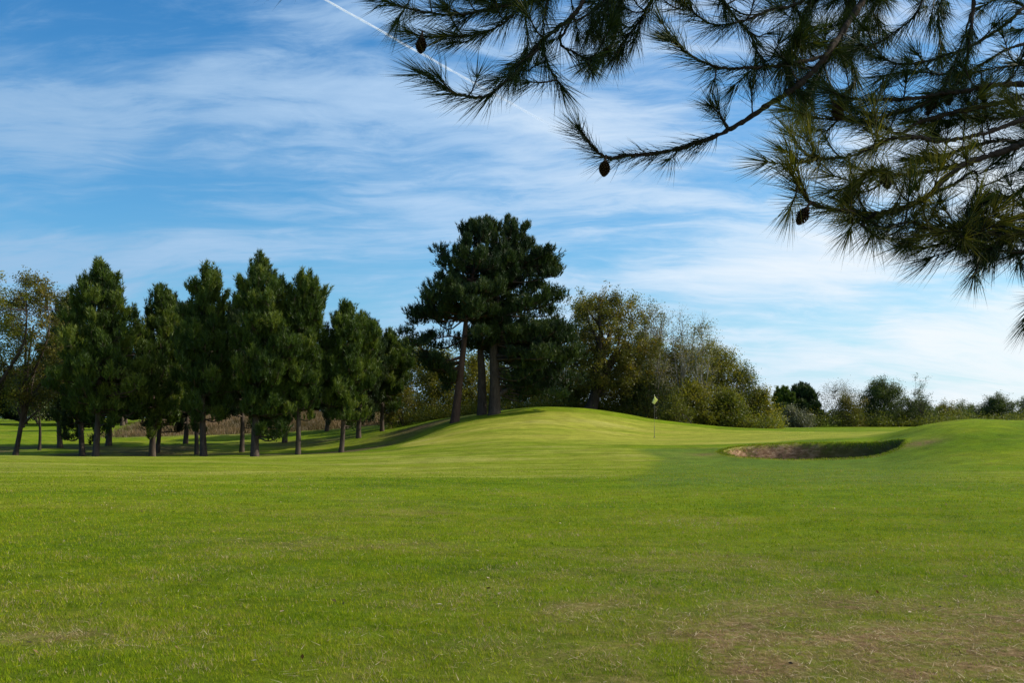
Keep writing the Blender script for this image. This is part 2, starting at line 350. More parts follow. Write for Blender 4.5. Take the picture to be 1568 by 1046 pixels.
def ground_material():
    m = bpy.data.materials.new('turf'); m.use_nodes = True; t = NT(m.node_tree); t.t.nodes.clear()
    geo = t.n('ShaderNodeNewGeometry'); pos = geo.outputs['Position']
    A = {k: t.n('ShaderNodeAttribute', attribute_name=k).outputs['Fac'] for k in ('dry', 'green', 'soil', 'rough', 'litter_shade', 'pale', 'cool')}
    nb = t.noise(t.mapping(pos, scale=(.35, 1, 1)), .22, 4, .55, .4)         # mowing / fairway bands
    nm = t.noise(pos, .8, 5, .6, .2)
    ns = t.noise(t.mapping(pos, scale=(.55, 1, 1)), 4.5, 6, .7)
    nf = t.noise(pos, 42, 5, .75); nq = t.noise(t.mapping(pos, scale=(.7, 1, 1)), 1.7, 6, .72, .3)
    nff = t.noise(t.mapping(pos, scale=(1, .45, 1)), 160, 3, .8)
    base = t.ramp(t.math('ADD', t.math('MULTIPLY', nb, .6), t.math('MULTIPLY', nm, .4)),
                  [(.36, (.078, .135, .003)), (.47, (.135, .195, .004)), (.56, (.175, .215, .008)), (.66, (.24, .23, .030))])
    base = t.mix(t.ramp(ns, [(.35, 0.0), (.62, .40)]), base, (.075, .130, .010))
    base = t.mix(t.ramp(ns, [(.58, 0.0), (.74, .38)]), base, (.26, .22, .08))
    # putting green: pale close-mown
    gcol = t.ramp(t.noise(t.mapping(pos, scale=(.3, 1, 1)), .45, 4, .6), [(.35, (.18, .22, .018)), (.55, (.27, .27, .035)), (.7, (.33, .31, .07))])
    pcol = t.ramp(t.noise(t.mapping(pos, scale=(.16, 1, 1)), .9, 5, .65, .3), [(.34, (.13, .18, .008)), (.5, (.21, .23, .025)), (.64, (.33, .30, .075))])
    base = t.mix(t.math('MULTIPLY', A['pale'], .8), base, pcol)
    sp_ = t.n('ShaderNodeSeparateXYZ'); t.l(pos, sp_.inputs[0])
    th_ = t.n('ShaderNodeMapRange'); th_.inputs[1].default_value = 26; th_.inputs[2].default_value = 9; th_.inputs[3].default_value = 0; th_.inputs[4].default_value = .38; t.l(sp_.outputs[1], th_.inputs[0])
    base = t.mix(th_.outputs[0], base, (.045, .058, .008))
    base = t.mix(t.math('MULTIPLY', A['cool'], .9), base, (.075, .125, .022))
    base = t.mix(A['green'], base, gcol)
    soilc = t.ramp(t.noise(t.mapping(pos, scale=(1, 1, 3)), 3.4, 6, .75), [(.34, (.08, .048, .026)), (.50, (.28, .165, .095)), (.66, (.48, .35, .22))])
    grassy = t.ramp(t.noise(pos, 2.2, 5, .7), [(.52, 0.0), (.64, .7)])
    rsp = t.n('ShaderNodeSeparateXYZ'); t.l(pos, rsp.inputs[0]); rg = t.ramp(t.math('ADD', t.math('MULTIPLY', t.math('SUBTRACT', rsp.outputs[0], 10.5), .25), t.noise(pos, 1.5, 4, .6)), [(.55, 0.0), (.95, .85)])
    soilc = t.mix(rg, soilc, (.055, .060, .014))  # darker olive to the right, painting the bunker's shaded end into the soil
    soilc = t.mix(grassy, soilc, (.06, .085, .012))
    dryc = t.ramp(t.noise(pos, 14, 6, .75), [(.32, (.070, .040, .020)), (.5, (.17, .098, .052)), (.68, (.34, .23, .13))])
    dfac = t.math('MULTIPLY', A['dry'], t.ramp(t.noise(pos, 5, 5, .7), [(.36, .25), (.56, .9)]))
    base = t.mix(dfac, base, dryc)
    rcol = t.ramp(t.noise(t.mapping(pos, scale=(.5, 1, 1)), 1.2, 6, .7), [(.3, (.07, .06, .025)), (.55, (.16, .12, .065)), (.75, (.25, .17, .11))])
    base = t.mix(A['rough'], base, rcol)
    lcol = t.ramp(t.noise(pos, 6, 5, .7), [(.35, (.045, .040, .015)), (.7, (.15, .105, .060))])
    base = t.mix(A['litter_shade'], base, lcol)
    base = t.mix(A['soil'], base, soilc)
    base = t.mix(1.0, base, t.ramp(nq, [(.34, .74), (.66, 1.24)]), 'MULTIPLY')
    fine_ = t.ramp(t.math('ADD', t.math('MULTIPLY', nf, .5), t.math('MULTIPLY', nff, .5)), [(.30, .62), (.70, 1.32)])
    base = t.mix(1.0, base, fine_, 'MULTIPLY')
    p = t.n('ShaderNodeBsdfPrincipled'); t.l(base, p.inputs['Base Color']); p.inputs['Roughness'].default_value = .95
    p.inputs['Specular IOR Level'].default_value = .03
    b = t.n('ShaderNodeBump'); b.inputs['Strength'].default_value = .7; b.inputs['Distance'].default_value = .035
    hh = t.math('ADD', t.math('MULTIPLY', nf, .6), t.math('ADD', t.math('MULTIPLY', nff, .3), t.math('MULTIPLY', ns, 1.4)))
    t.l(hh, b.inputs['Height']); t.l(b.outputs[0], p.inputs['Normal'])
    o = t.n('ShaderNodeOutputMaterial'); t.l(p.outputs[0], o.inputs[0]); return m
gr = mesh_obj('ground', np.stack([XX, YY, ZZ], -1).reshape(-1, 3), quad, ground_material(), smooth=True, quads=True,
              attrs=dict(dry=mk[0], green=mk[1], soil=mk[2], rough=mk[3], litter_shade=mk[4], pale=mk[5], cool=mk[6]))
gr['kind'] = 'structure'

# ------------------------------------------------------------------ short grass as real blades (stuff)
def blade_material():
    m = bpy.data.materials.new('grass_blades'); m.use_nodes = True; t = NT(m.node_tree); t.t.nodes.clear()
    a1 = t.n('ShaderNodeAttribute', attribute_name='tint').outputs['Fac']
    col = t.ramp(a1, [(.0, (.028, .070, .002)), (.14, (.080, .150, .002)), (.32, (.175, .265, .003)), (.62, (.32, .345, .008)), (.75, (.31, .26, .06)), (.88, (.42, .31, .16)), (1.0, (.66, .54, .36))])
    p = t.n('ShaderNodeBsdfPrincipled'); t.l(col, p.inputs['Base Color']); p.inputs['Roughness'].default_value = .7
    p.inputs['Specular IOR Level'].default_value = .08
    tr = t.n('ShaderNodeBsdfTranslucent'); t.l(col, tr.inputs[0])
    mx = t.n('ShaderNodeMixShader'); mx.inputs[0].default_value = .35
    t.l(p.outputs[0], mx.inputs[1]); t.l(tr.outputs[0], mx.inputs[2])
    o = t.n('ShaderNodeOutputMaterial'); t.l(mx.outputs[0], o.inputs[0]); return m
M_BLADE = blade_material()
def grass_field():
    rng = np.random.default_rng(5); Vs = []; Ts = []
    for (y0, y1, dens, h, w) in ((5.2, 8, 4800, .034, .0048), (8, 12, 2500, .035, .0062), (12, 18, 1050, .034, .0095), (18, 44, 330, .036, .016)):
        half = lambda y: y * .56 + .6
        area = (half(y0) + half(y1)) * (y1 - y0); n = int(area * dens)
        y = np.sqrt(rng.uniform(y0 ** 2, y1 ** 2, n)); x = rng.uniform(-1, 1, n) * half(y)
        dry = masks(x, y)[0]
        c3 = fbm(x, y, 17, 44, 2); clump = .55 * fbm(x, y, 6, 40, 3) + .45 * c3; cl2 = fbm(x, y, .8, 51, 3)
        keep = rng.uniform(size=n) < (1 - .50 * dry) * (.15 + 1.35 * sstep(.2, .75, clump)) * (sstep(44, 20, y) ** 1.3 if y0 == 18 else 1)
        keep &= bunker_d(x, y) > .2
        x, y, dry, clump, cl2, c3 = x[keep], y[keep], dry[keep], clump[keep], cl2[keep], c3[keep]; n = len(x)
        z = ground(x, y); P = np.stack([x, y, z - .002], 1)
        th = rng.uniform(0, 2 * np.pi, n); lean = rng.uniform(.15, 1.2, n) + .9 * dry
        hh = h * rng.uniform(.5, 1.4, n) * (.45 + 1.1 * clump) * (1 - .2 * dry) * (1 if y0 < 18 else (1 - .5 * sstep(18, 40, y)))
        d = norm(np.stack([np.cos(th) * lean, np.sin(th) * lean, np.ones(n)], 1))
        ph = rng.uniform(0, np.pi, n); s = np.stack([np.cos(ph), np.sin(ph), np.zeros(n)], 1) * (w * rng.uniform(.6, 1.2, n))[:, None] * .5
        tip = P + d * hh[:, None]
        Vs.append(np.stack([P - s, P + s, tip], 1).reshape(-1, 3))
        straw = rng.uniform(size=n) < (.03 * sstep(14, 8, y) + .60 * dry + (.06 + .10 * sstep(16, 9, y)) * sstep(.50, .72, cl2) + (.05 + .25 * sstep(16, 9, y)) * sstep(.52, .70, fbm(x, y, 2.6, 71, 3)))
        t = np.where(straw, rng.uniform(.70, .96 if y0 < 12 else .84, n), rng.uniform(.0, .5, n) * .7 + .15 + .50 * (cl2 - .2) * .9 + .75 * (c3 - .47) - .10 * sstep(.5, .35, fbm(x, y, .9, 91, 3)))
        Ts.append(np.repeat(t, 3))
    # long dead straws lying on the turf
    n = 24000; y = np.sqrt(rng.uniform(5.2 ** 2, 17 ** 2, n)); x = rng.uniform(-1, 1, n) * (y * .56 + .6)
    dry = masks(x, y)[0]; k = rng.uniform(size=n) < .13 + .9 * dry; x, y = x[k], y[k]; n = len(x)
    kk = rng.uniform(size=n) < np.where(y < 10, 1, .35); x, y = x[kk], y[kk]; n = len(x); P = np.stack([x, y, ground(x, y) + .012], 1); th = rng.uniform(0, 2 * np.pi, n)
    d = norm(np.stack([np.cos(th), np.sin(th), rng.uniform(-.05, .25, n)], 1)); s = np.cross(d, [0, 0, 1.0]) * .0030; L = rng.uniform(.03, .13, n)[:, None]
    Vs.append(np.stack([P - s, P + s, P + d * L], 1).reshape(-1, 3)); Ts.append(np.repeat(rng.uniform(.82, 1, n), 3))
    # ragged tufts round the rim of the bunker
    n = 5000; th = rng.uniform(0, 2 * np.pi, n); rr = 1 + rng.normal(.02, .035, n)
    x = BX + BA * rr * np.cos(th) * (1 + .03 * np.sin(2 * th)); y = BY + BB * rr * np.sin(th) * (1 + .03 * np.sin(2 * th)); bd = bunker_d(x, y)
    k = (bd > -.05) & (bd < .35); x, y = x[k], y[k]; n = len(x); P = np.stack([x, y, ground(x, y)], 1)
    d = norm(np.stack([BX - x, BY - y, np.full(n, 2.2)], 1) * rng.uniform(.2, 1, n)[:, None] + rng.normal(0, .6, (n, 3)) + np.array([0, 0, .8]))
    s = np.stack([np.ones(n), np.zeros(n), np.zeros(n)], 1) * .012
    Vs.append(np.stack([P - s, P + s, P + d * rng.uniform(.03, .09, n)[:, None]], 1).reshape(-1, 3)); Ts.append(np.repeat(rng.uniform(.05, .85, n), 3))
    V = np.concatenate(Vs); o = mesh_obj('grass', V, np.arange(len(V)).reshape(-1, 3), M_BLADE, tint=np.concatenate(Ts))
    o['kind'] = 'stuff'; o['label'] = 'short mown green grass with straw coloured patches near the camera'; o['category'] = 'grass'
grass_field()

def fallen_leaves():
    rng = np.random.default_rng(12); n = 130; y = rng.uniform(5.6, 20, n); x = rng.uniform(-.56, .56, n) * y; g = Geo()
    P = np.stack([x, y, ground(x, y) + .022], 1); d = norm(np.stack([rng.normal(size=n), rng.normal(size=n), rng.normal(0, .25, n)], 1)); sd_ = norm(np.cross(d, [0, 0, 1.0]) + rng.normal(0, .3, (n, 3)))
    L = rng.uniform(.015, .034, n)[:, None]; V = np.stack([P - d * L, P + sd_ * L * .5 + [0, 0, .004], P + d * L, P - sd_ * L * .5], 1).reshape(-1, 3); i = np.arange(n)[:, None] * 4
    g.add(V, np.concatenate([i + np.array([[0, 1, 2]]), i + np.array([[0, 2, 3]])]), np.repeat(rng.uniform(0, 1, n), 4))
    o = g.build('fallen_leaves', leaf_mat('dead_leaf', (.05, .03, .015), (.20, .11, .05), (.5, .42, .30), trans=.15)); o['kind'] = 'stuff'; o['label'] = 'few small dead leaves lying on the turf'; o['category'] = 'leaves'
fallen_leaves()

# rough pale grass on the bank behind the left pines
def rough_grass():
    rng = np.random.default_rng(8); n = 60000
    x = rng.uniform(-34, 2, n); y = rng.uniform(73, 84, n); r = masks(x, y)[3] * (.4 + fbm(x, y, .6, 3))
    k = rng.uniform(size=n) < r; x, y = x[k], y[k]; n = len(x); P = np.stack([x, y, ground(x, y)], 1)
    d = norm(rng.normal(0, .45, (n, 3)) + np.array([0, 0, 1])); s = norm(np.cross(d, rand_dir(rng, n))) * .022
    V = np.stack([P - s, P + s, P + d * rng.uniform(.15, .5, n)[:, None]], 1).reshape(-1, 3)
    m = leaf_mat('dead_grass', (.08, .065, .026), (.18, .125, .065), (.28, .19, .12), trans=.3)
    o = mesh_obj('rough_grass', V, np.arange(len(V)).reshape(-1, 3), m, tint=np.repeat(np.clip(fbm(x, y, .5, 2) * 1.3 - .1 + rng.normal(0, .15, n), 0, 1), 3))
    o['kind'] = 'stuff'; o['label'] = 'straw coloured long grass on the bank behind the pines'; o['category'] = 'grass'
rough_grass()

# ------------------------------------------------------------------ trees
class Env:
    """silhouette of a crown: rows (py, left px, right px) at depth Y, turned into a solid of real size"""
    def __init__(s, rows, Y, depth=.85):
        r = np.array(sorted(rows, key=lambda a: -a[0]), float); s.Y = Y
        s.z = CAMZ + (HOR - r[:, 0]) / F * Y; s.xl = (r[:, 1] - 784) / F * Y; s.xr = (r[:, 2] - 784) / F * Y
        s.z0, s.z1 = s.z[0], s.z[-1]; s.depth = depth; s.k = 1; s.ins = 0; s.top = False
    def at(s, z):
        xl_ = np.interp(z, s.z, s.xl); xr_ = np.interp(z, s.z, s.xr); hh = (xr_ - xl_) / 2 * s.k - s.ins
        if s.top: hh = hh * (1 - .26 * np.clip((z - s.z0) / (s.z1 - s.z0), 0, 1))
        return (xl_ + xr_) / 2, np.maximum(hh, .08)

def trunk_path(rng, base, top, n=14, wob=.12, lean=None):
    t = np.linspace(0, 1, n)[:, None]; P = base + (top - base) * t
    ph = rng.uniform(0, 6, 2); L = np.linalg.norm(top - base)
    P[:, 0] += wob * np.sin(t[:, 0] * 3.1 + ph[0]) * t[:, 0] * (1 - t[:, 0]) * 2
    P[:, 1] += wob * np.sin(t[:, 0] * 3.7 + ph[1]) * t[:, 0] * (1 - t[:, 0]) * 2
    return P

PINES = 'dark pines standing in a row behind the fairway'
def pine(label, base_px, base_py, Y, rows, r0=.16, seed=1, limbs=78, tuft_k=12, mat=None, bark=None, ln=.27, w=.040,
         rise=.45, density=1.0, group=PINES, trunk_pts=None, plates=False, extra=None, name='pine_tree', zbase=None, y_off=None, top_fingers=8, spread=.62, sprig=1.0, dep=None):
    dep = dep or (1.9 if mat is M_PINEDARK else 1.45)
    rng = np.random.default_rng(seed); mat = mat or M_PINE; bark = bark or M_BARK
    bx = (base_px - 784) / F * Y; bz = float(ground(bx, Y)) if zbase is None else zbase
    base = np.array([bx, Y, bz]); env = Env(rows, Y, dep); env.k = .97 if plates else 1.05; env.ins = .12 if plates else .08; env.top = not plates; sq = 1 - (.50 if Y < 90 else 0) / (env.z1 - env.z0); env.z = env.z0 + (env.z - env.z0) * sq; env.z1 = env.z[-1]
    cx, hx = env.at(env.z1); top = np.array([cx, Y, env.z1 - .15])
    if trunk_pts is None: tp = trunk_path(rng, base - [0, 0, .1], top, 16, .25)
    else: tp = smooth_path([base - [0, 0, .1]] + [W3(a, b, Y + (c if True else 0)) for a, b, c in trunk_pts] + [top], 22)
    H = env.z1 - bz
    rad = r0 * (1 - .93 * (np.clip((tp[:, 2] - bz) / H, 0, 1)) ** .85) + .012; rad[0] *= 1.12
    root = thing(name, label, 'tree', base, group)
    gt = Geo(); gt.tube(tp, rad, 10)
    g = Geo(); gb = Geo()
    def trunk_at(z):
        z = np.clip(z, tp[0, 2], tp[-1, 2]); return np.array([np.interp(z, tp[:, 2], tp[:, 0]), np.interp(z, tp[:, 2], tp[:, 1]), z]), float(np.interp(z, tp[:, 2], rad))
    P = []; A = []; T = []
    n = int(limbs * 1.45 * density)
    zs = env.z0 + (env.z1 - env.z0) * (np.arange(n) + rng.uniform(0, 1, n)) / n
    if not plates and ln < .33:   # yearly whorls
        sp = rng.uniform(.40, .52); zs = env.z0 + np.round((zs - env.z0) / sp) * sp + rng.normal(0, .055, n)
    if plates:  # foliage gathered in layers
        lv = env.z0 + (env.z1 - env.z0) * np.sort(rng.uniform(0, 1, int(n / 5))); zs = lv[rng.integers(0, len(lv), n)] + rng.normal(0, .13, n)
    az0 = rng.uniform(0, 6.28)
    for i, z in enumerate(zs):
        z = float(np.clip(z, env.z0, env.z1 - .05)); z -= rng.uniform(0, .9) * max(0, 1 - (z - env.z0) / (.16 * (env.z1 - env.z0))); a = az0 + i * 2.399 + rng.uniform(-.35, .35)
        c, h = env.at(z); t = max(0.0, (z - env.z0) / (env.z1 - env.z0))
        ext = rng.uniform(.70, 1.14) if rng.uniform() < .62 else rng.uniform(.35, .8)
        end = np.array([c + h * math.cos(a) * ext, Y + max(h, .5) * env.depth * math.sin(a) * ext, z])
        L = float(np.hypot(end[0] - trunk_at(z)[0][0], end[1] - Y))
        st, tr_ = trunk_at(z - (rise * L * (.25 + .9 * t)) + .15 * L * (1 - t) * .6)
        mid = st + (end - st) * .55 + np.array([0, 0, -.06 * L + rng.normal(0, .05 + .07 * L)]); mid[:2] += rng.normal(0, .06 * L, 2)
        tipup = end + np.array([rng.normal(0, .06), rng.normal(0, .06), rng.uniform(.14, .48)]) + (end - st) * .06
        pth = smooth_path([st, mid, end, tipup], 9)
        gb.tube(pth, np.linspace(max(.012, min(tr_ * .45, .02 + .018 * L)), .006, 9), 4)
        lt = rng.uniform(.15, .75)
        m = max(6, int(8 + L * 14 * density))
        s = rng.uniform(.22, 1.0, m) ** .8; s[:2] = 1
        idx = s * 8; i0 = np.minimum(idx.astype(int), 7); fr = (idx - i0)[:, None]; q = pth[i0] * (1 - fr) + pth[i0 + 1] * fr
        side = rand_dir(rng, m); side[:, 2] = side[:, 2] * (.45 if plates else .22) + .08; side = norm(side)
        ofs = (side * rng.uniform(.05, .42, m)[:, None]) * (.55 + .42 * L) * (1.15 - .5 * s)[:, None]
        ofs[:2] *= .1
        q2 = q + ofs
        P.append(q2); ax = norm(ofs * .9 + norm(pth[-1] - pth[-3]) * .35 + np.array([0, 0, .32])); A.append(ax); T.append(np.full(m, lt) + rng.normal(0, .1, m))
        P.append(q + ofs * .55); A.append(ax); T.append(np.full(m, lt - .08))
        for b_ in range(0, m, 3): gb.tube(np.stack([q[b_], q2[b_]]), [.009, .004], 3, cap=False)
    # upright young shoots over the crown
    for _ in range(top_fingers):
        z = env.z1 - abs(rng.normal(0, .16)) * (env.z1 - env.z0) * .6
        c, h = env.at(z); a = rng.uniform(0, 6.28); b0 = np.array([c + h * math.cos(a) * .85, Y + h * math.sin(a) * .7, z - .25]); hgt = rng.uniform(.25, .5)
        mm = 7; q = b0 + np.array([rng.normal(0, .08), 0, 1]) * np.linspace(0, hgt, mm)[:, None]
        gb.tube(np.stack([b0 - [0, 0, .3], q[-1]]), [.012, .006], 3)
        P.append(np.repeat(q, 2, 0)); A.append(np.repeat(np.tile([0, 0, 1.0], (mm, 1)), 2, 0)); T.append(np.full(mm * 2, .55))
    # leader
    q = top + np.array([0, 0, 1]) * np.linspace(-.7, .12, 9)[:, None]; P.append(np.repeat(q, 3, 0)); A.append(np.repeat(np.tile([0, 0, .9], (9, 1)), 3, 0)); T.append(np.full(27, .5))
    for e in (extra or []): e(rng, gt, gb, P, A, T, Y)
    P = np.concatenate(P); A = np.concatenate(A); T = np.concatenate(T)
    up = norm(A * .85 + np.array([0, 0, .55]) + rng.normal(0, .16, A.shape)); hs = rng.uniform(.10, .30, len(P))[:, None] * sprig
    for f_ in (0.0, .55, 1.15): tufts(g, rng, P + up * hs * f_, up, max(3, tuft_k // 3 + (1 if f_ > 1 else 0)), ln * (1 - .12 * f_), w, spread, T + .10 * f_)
    gt.build('trunk', bark, root, True, base)
    if gb.n: gb.build('limbs', bark, root, True, base)
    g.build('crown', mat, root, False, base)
    return root

def limb_extra(pts, r0, rows_pts, n_tuft=60, rad=.6):
    """a heavy traced limb (px,py,dY) carrying tufts round listed clumps"""
    def f(rng, gt, gb, P, A, T, Y):
        pth = smooth_path([W3(a, b, Y + c) for a, b, c in pts], 16)
        gb.tube(pth, np.linspace(r0, .03, 16), 7)
        for (a, b, c, rr) in rows_pts:
            q0 = W3(a, b, Y + c); m = n_tuft; d = rand_dir(rng, m) * np.array([1.25, 1, .5]) * rng.uniform(.2, 1, m)[:, None] * rr
            near = pth[np.argmin(np.linalg.norm(pth - q0, axis=1))]
            gb.tube(np.stack([near, q0]), [.03, .012], 4)
            for j in range(0, m, 4): gb.tube(np.stack([q0, q0 + d[j]]), [.010, .004], 3, cap=False)
            P.append(q0 + d); A.append(norm(d + [0, 0, .35 * rr])); T.append(np.full(m, rng.uniform(.2, .6)))
    return f

def broadleaf(label, base_px, base_py, Y, rows, r0=.10, seed=1, pts=90, leaf_n=45, leaf=.085, mat=None, bark=None, group=None,
              stems=1, cat='tree', name='broadleaf_tree', clus=.32, bare=0.0, spread=0.0, trunk_name='trunk', crown_name='crown', depth=.8, mains=7, tj=.1):
    rng = np.random.default_rng(seed); mat = mat or M_OLIVE; bark = bark or M_DARKBARK
    bx = (base_px - 784) / F * Y; bz = float(ground(bx, Y)); base = np.array([bx, Y, bz]); env = Env(rows, Y, depth)
    root = thing(name, label, cat, base, group); gt = Geo(); g = Geo()
    # targets through the crown, gathered in clumps
    z = env.z0 + (env.z1 - env.z0) * rng.uniform(0, 1, pts) ** .9; c, h = env.at(z)
    rr = np.sqrt(rng.uniform(.04, 1, pts)) * rng.uniform(.68, 1.20, pts); a = rng.uniform(0, 6.28, pts)
    TG = np.stack([c + h * rr * np.cos(a), Y + np.maximum(h, .3) * depth * rr * np.sin(a), z + rng.normal(0, .26, pts) * (Y / 70)], 1)
    order = rng.permutation(pts); nm = max(mains, stems); mains_i = order[:nm]
    paths = []
    for k, mi in enumerate(mains_i):
        tgt = TG[mi]; s0 = base + np.array([rng.normal(0, 1) * spread, rng.normal(0, .6) * spread, -.1]) if stems > 1 else base - [0, 0, .1]
        s0[2] = float(ground(s0[0], s0[1])) - .08
        L = np.linalg.norm(tgt - s0)
        if stems > 1:
            m1 = s0 + (tgt - s0) * .4 + np.array([rng.normal(0, .06) * L, rng.normal(0, .06) * L, .10 * L])
            pth = smooth_path([s0, m1, tgt], 10); paths.append(pth)
            gt.tube(pth, np.linspace(r0 * rng.uniform(.6, 1.1), .012, 10), 6)
        else:
            zf = base[2] + (env.z0 - base[2]) * rng.uniform(.55, 1.0) + (tgt[2] - env.z0) * .18
            fork = np.array([base[0] + (env.at(env.z0)[0] - base[0]) * .5, Y, zf])
            m2 = fork + (tgt - fork) * .5 + rng.normal(0, .07, 3) * L + np.array([0, 0, .05 * L])
            pth = smooth_path([fork, m2, tgt], 9); paths.append(pth); gt.tube(pth, np.linspace(r0 * .55, .012, 9), 6)
    if stems <= 1:
        cx, _ = env.at(env.z0 * .4 + env.z1 * .6); top = np.array([cx, Y, env.z0 * .35 + env.z1 * .65])
        tp = trunk_path(rng, base - [0, 0, .1], top, 12, .3); rad = np.linspace(r0, r0 * .25, 12); rad[0] *= 1.3; gt.tube(tp, rad, 9); paths.append(tp[5:])
    allp = np.concatenate(paths)
    for j in range(pts):
        tg = TG[j]; cand = allp[allp[:, 2] < tg[2] + .2]; cand = cand if len(cand) else allp
        n0 = cand[np.argmin(np.linalg.norm(cand - tg, axis=1))]
        mid = (n0 + tg) / 2 + rng.normal(0, .08, 3) * np.linalg.norm(tg - n0)
        tw = smooth_path([n0, mid, tg], 5); gt.tube(tw, np.linspace(.014 if np.linalg.norm(tg - n0) < 1.2 else .022, .005, 5), 3, cap=False)
        tip = []
        for _ in range(4):
            e = tg + norm(rng.normal(0, .6, 3) + norm(tg - n0) * .9 + [0, 0, .5]) * clus * rng.uniform(.6, 1.7)
            gt.tube(np.stack([tg, e]), [.006, .003], 3, cap=False); tip.append((tg, e))
        if rng.uniform() < bare: continue
        n = int(leaf_n * 1.45 * rng.uniform(.5, 1.5)); s = rng.uniform(0, 1, n)
        k = rng.integers(0, 4, n); ta = np.array([t_[0] for t_ in tip])[k]; tb = np.array([t_[1] for t_ in tip])[k]
        q = ta + (tb - ta) * s[:, None] + rng.normal(0, clus * .42, (n, 3)) * np.array([1, 1, .8])
        leaves(g, rng, q, leaf, rng.uniform(.15, .85), tj)
    gt.build(trunk_name, bark, root, True, base); g.build(crown_name, mat, root, False, base)
    return root

exec_trees = True
if exec_trees:
    # ---- the left row of pines (rows: py, left px, right px)
    pine('tall dense pine with a rounded top, second tree from the left edge', 146, 698, 46.5, [(403,150,158),(415,132,178),(440,120,192),(475,108,200),(520,100,208),(560,92,216),(600,98,220),(632,118,205)], seed=11, limbs=98, r0=.15)
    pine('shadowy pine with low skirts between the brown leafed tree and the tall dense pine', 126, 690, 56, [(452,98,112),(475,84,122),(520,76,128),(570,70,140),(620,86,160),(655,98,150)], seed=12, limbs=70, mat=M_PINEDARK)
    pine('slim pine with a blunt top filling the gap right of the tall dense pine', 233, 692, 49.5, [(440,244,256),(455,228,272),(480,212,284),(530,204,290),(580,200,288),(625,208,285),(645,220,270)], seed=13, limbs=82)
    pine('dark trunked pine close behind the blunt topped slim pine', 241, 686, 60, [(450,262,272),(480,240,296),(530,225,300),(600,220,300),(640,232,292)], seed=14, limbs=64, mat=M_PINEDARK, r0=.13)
    pine('open topped pine with upright finger like shoots, pale trunk', 312, 698, 47, [(410,316,322),(424,296,342),(445,286,352),(485,280,352),(540,275,360),(595,275,362),(632,285,350)], seed=15, limbs=80, top_fingers=22)
    pine('dark pine half hidden behind the open topped pine', 301, 696, 57, [(470,300,316),(500,276,330),(560,268,335),(625,272,330)], seed=16, limbs=60, mat=M_PINEDARK, r0=.12)
    pine('pointed pine, the tallest of the left row, low crown over a forked trunk', 390, 699, 46.5, [(393,398,405),(412,380,422),(425,364,438),(455,360,448),(490,368,455),(530,362,470),(580,372,460),(620,376,448),(645,382,442)], seed=17, limbs=112, top_fingers=14, r0=.19, density=1.05)
    pine('shaded pine with a dark trunk behind the pointed tall pine', 370, 688, 60, [(450,372,384),(480,340,396),(540,330,400),(600,335,400),(632,345,395)], seed=18, limbs=64, mat=M_PINEDARK, r0=.14)
    pine('pine with a flat tuft leaning right near its top', 456, 699, 47, [(418,456,468),(436,440,508),(455,432,506),(480,440,492),(530,440,486),(585,440,492),(622,448,482)], seed=19, limbs=84, r0=.12)
    pine('lower round headed pine at the right end of the row', 522, 690, 49, [(468,524,536),(484,500,568),(505,492,584),(545,486,578),(590,490,570),(630,500,556)], seed=20, limbs=84, r0=.12)
    pine('short dark pine behind the round headed one', 549, 652, 64, [(486,556,568),(505,540,592),(550,535,600),(600,530,590),(632,540,575)], seed=21, limbs=66, mat=M_PINEDARK, r0=.16)
    pine('dark stemmed pine seen far between the trunks of the row', 500, 645, 72, [(520,500,512),(545,480,530),(600,478,528),(625,486,520)], seed=22, limbs=50, mat=M_PINEDARK, r0=.15)
    pine('small blue green pine just left of the big pines', 585, 648, 66, [(508,590,602),(522,575,628),(545,568,640),(575,570,625),(610,572,618)], seed=23, limbs=56, r0=.14)
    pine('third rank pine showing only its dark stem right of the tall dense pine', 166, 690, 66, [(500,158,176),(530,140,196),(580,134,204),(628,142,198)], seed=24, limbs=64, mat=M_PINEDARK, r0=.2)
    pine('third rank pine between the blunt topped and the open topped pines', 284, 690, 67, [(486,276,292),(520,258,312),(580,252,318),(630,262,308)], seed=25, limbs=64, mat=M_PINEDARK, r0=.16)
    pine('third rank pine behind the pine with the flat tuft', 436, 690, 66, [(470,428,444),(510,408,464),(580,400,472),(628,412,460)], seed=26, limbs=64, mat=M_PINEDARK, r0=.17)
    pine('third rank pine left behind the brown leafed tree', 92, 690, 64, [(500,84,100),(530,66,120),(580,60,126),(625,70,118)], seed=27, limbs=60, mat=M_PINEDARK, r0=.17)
    # ---- the three big pines on the mound
    big = 'three big old pines on the mound'
    pine('left one of the three big pines, leaning reddish trunk and long drooping left boughs', 696, 638, 57.5,
         [(336,730,748),(352,702,764),(378,676,772),(398,680,776),(420,662,776),(448,654,776),(478,640,772),(500,622,768),(535,616,762),(556,640,740),(572,662,700)],
         dep=1.15, seed=31, limbs=100, r0=.26, mat=M_PINEDARK, bark=M_BARKRED, ln=.28, w=.046, plates=True, rise=.1, group=big, trunk_pts=[(703,590,0),(709,540,0),(716,470,.2),(730,390,0)], top_fingers=6,
         extra=[limb_extra([(711,545,0),(685,552,-.2),(655,540,-.5),(628,520,-.8)], .10, [(622,512,-.8,.5),(636,528,-.7,.65),(655,545,-.5,.7),(668,562,-.4,.6)], 44), limb_extra([(716,490,0),(690,488,.2),(660,478,.5)], .09, [(650,476,.5,.6),(668,488,.4,.7),(640,494,.6,.5)], 44), limb_extra([(722,430,0),(700,420,-.3),(680,400,-.5)], .08, [(676,384,-.6,.5),(684,410,-.5,.6),(664,440,-.4,.55)], 40)])
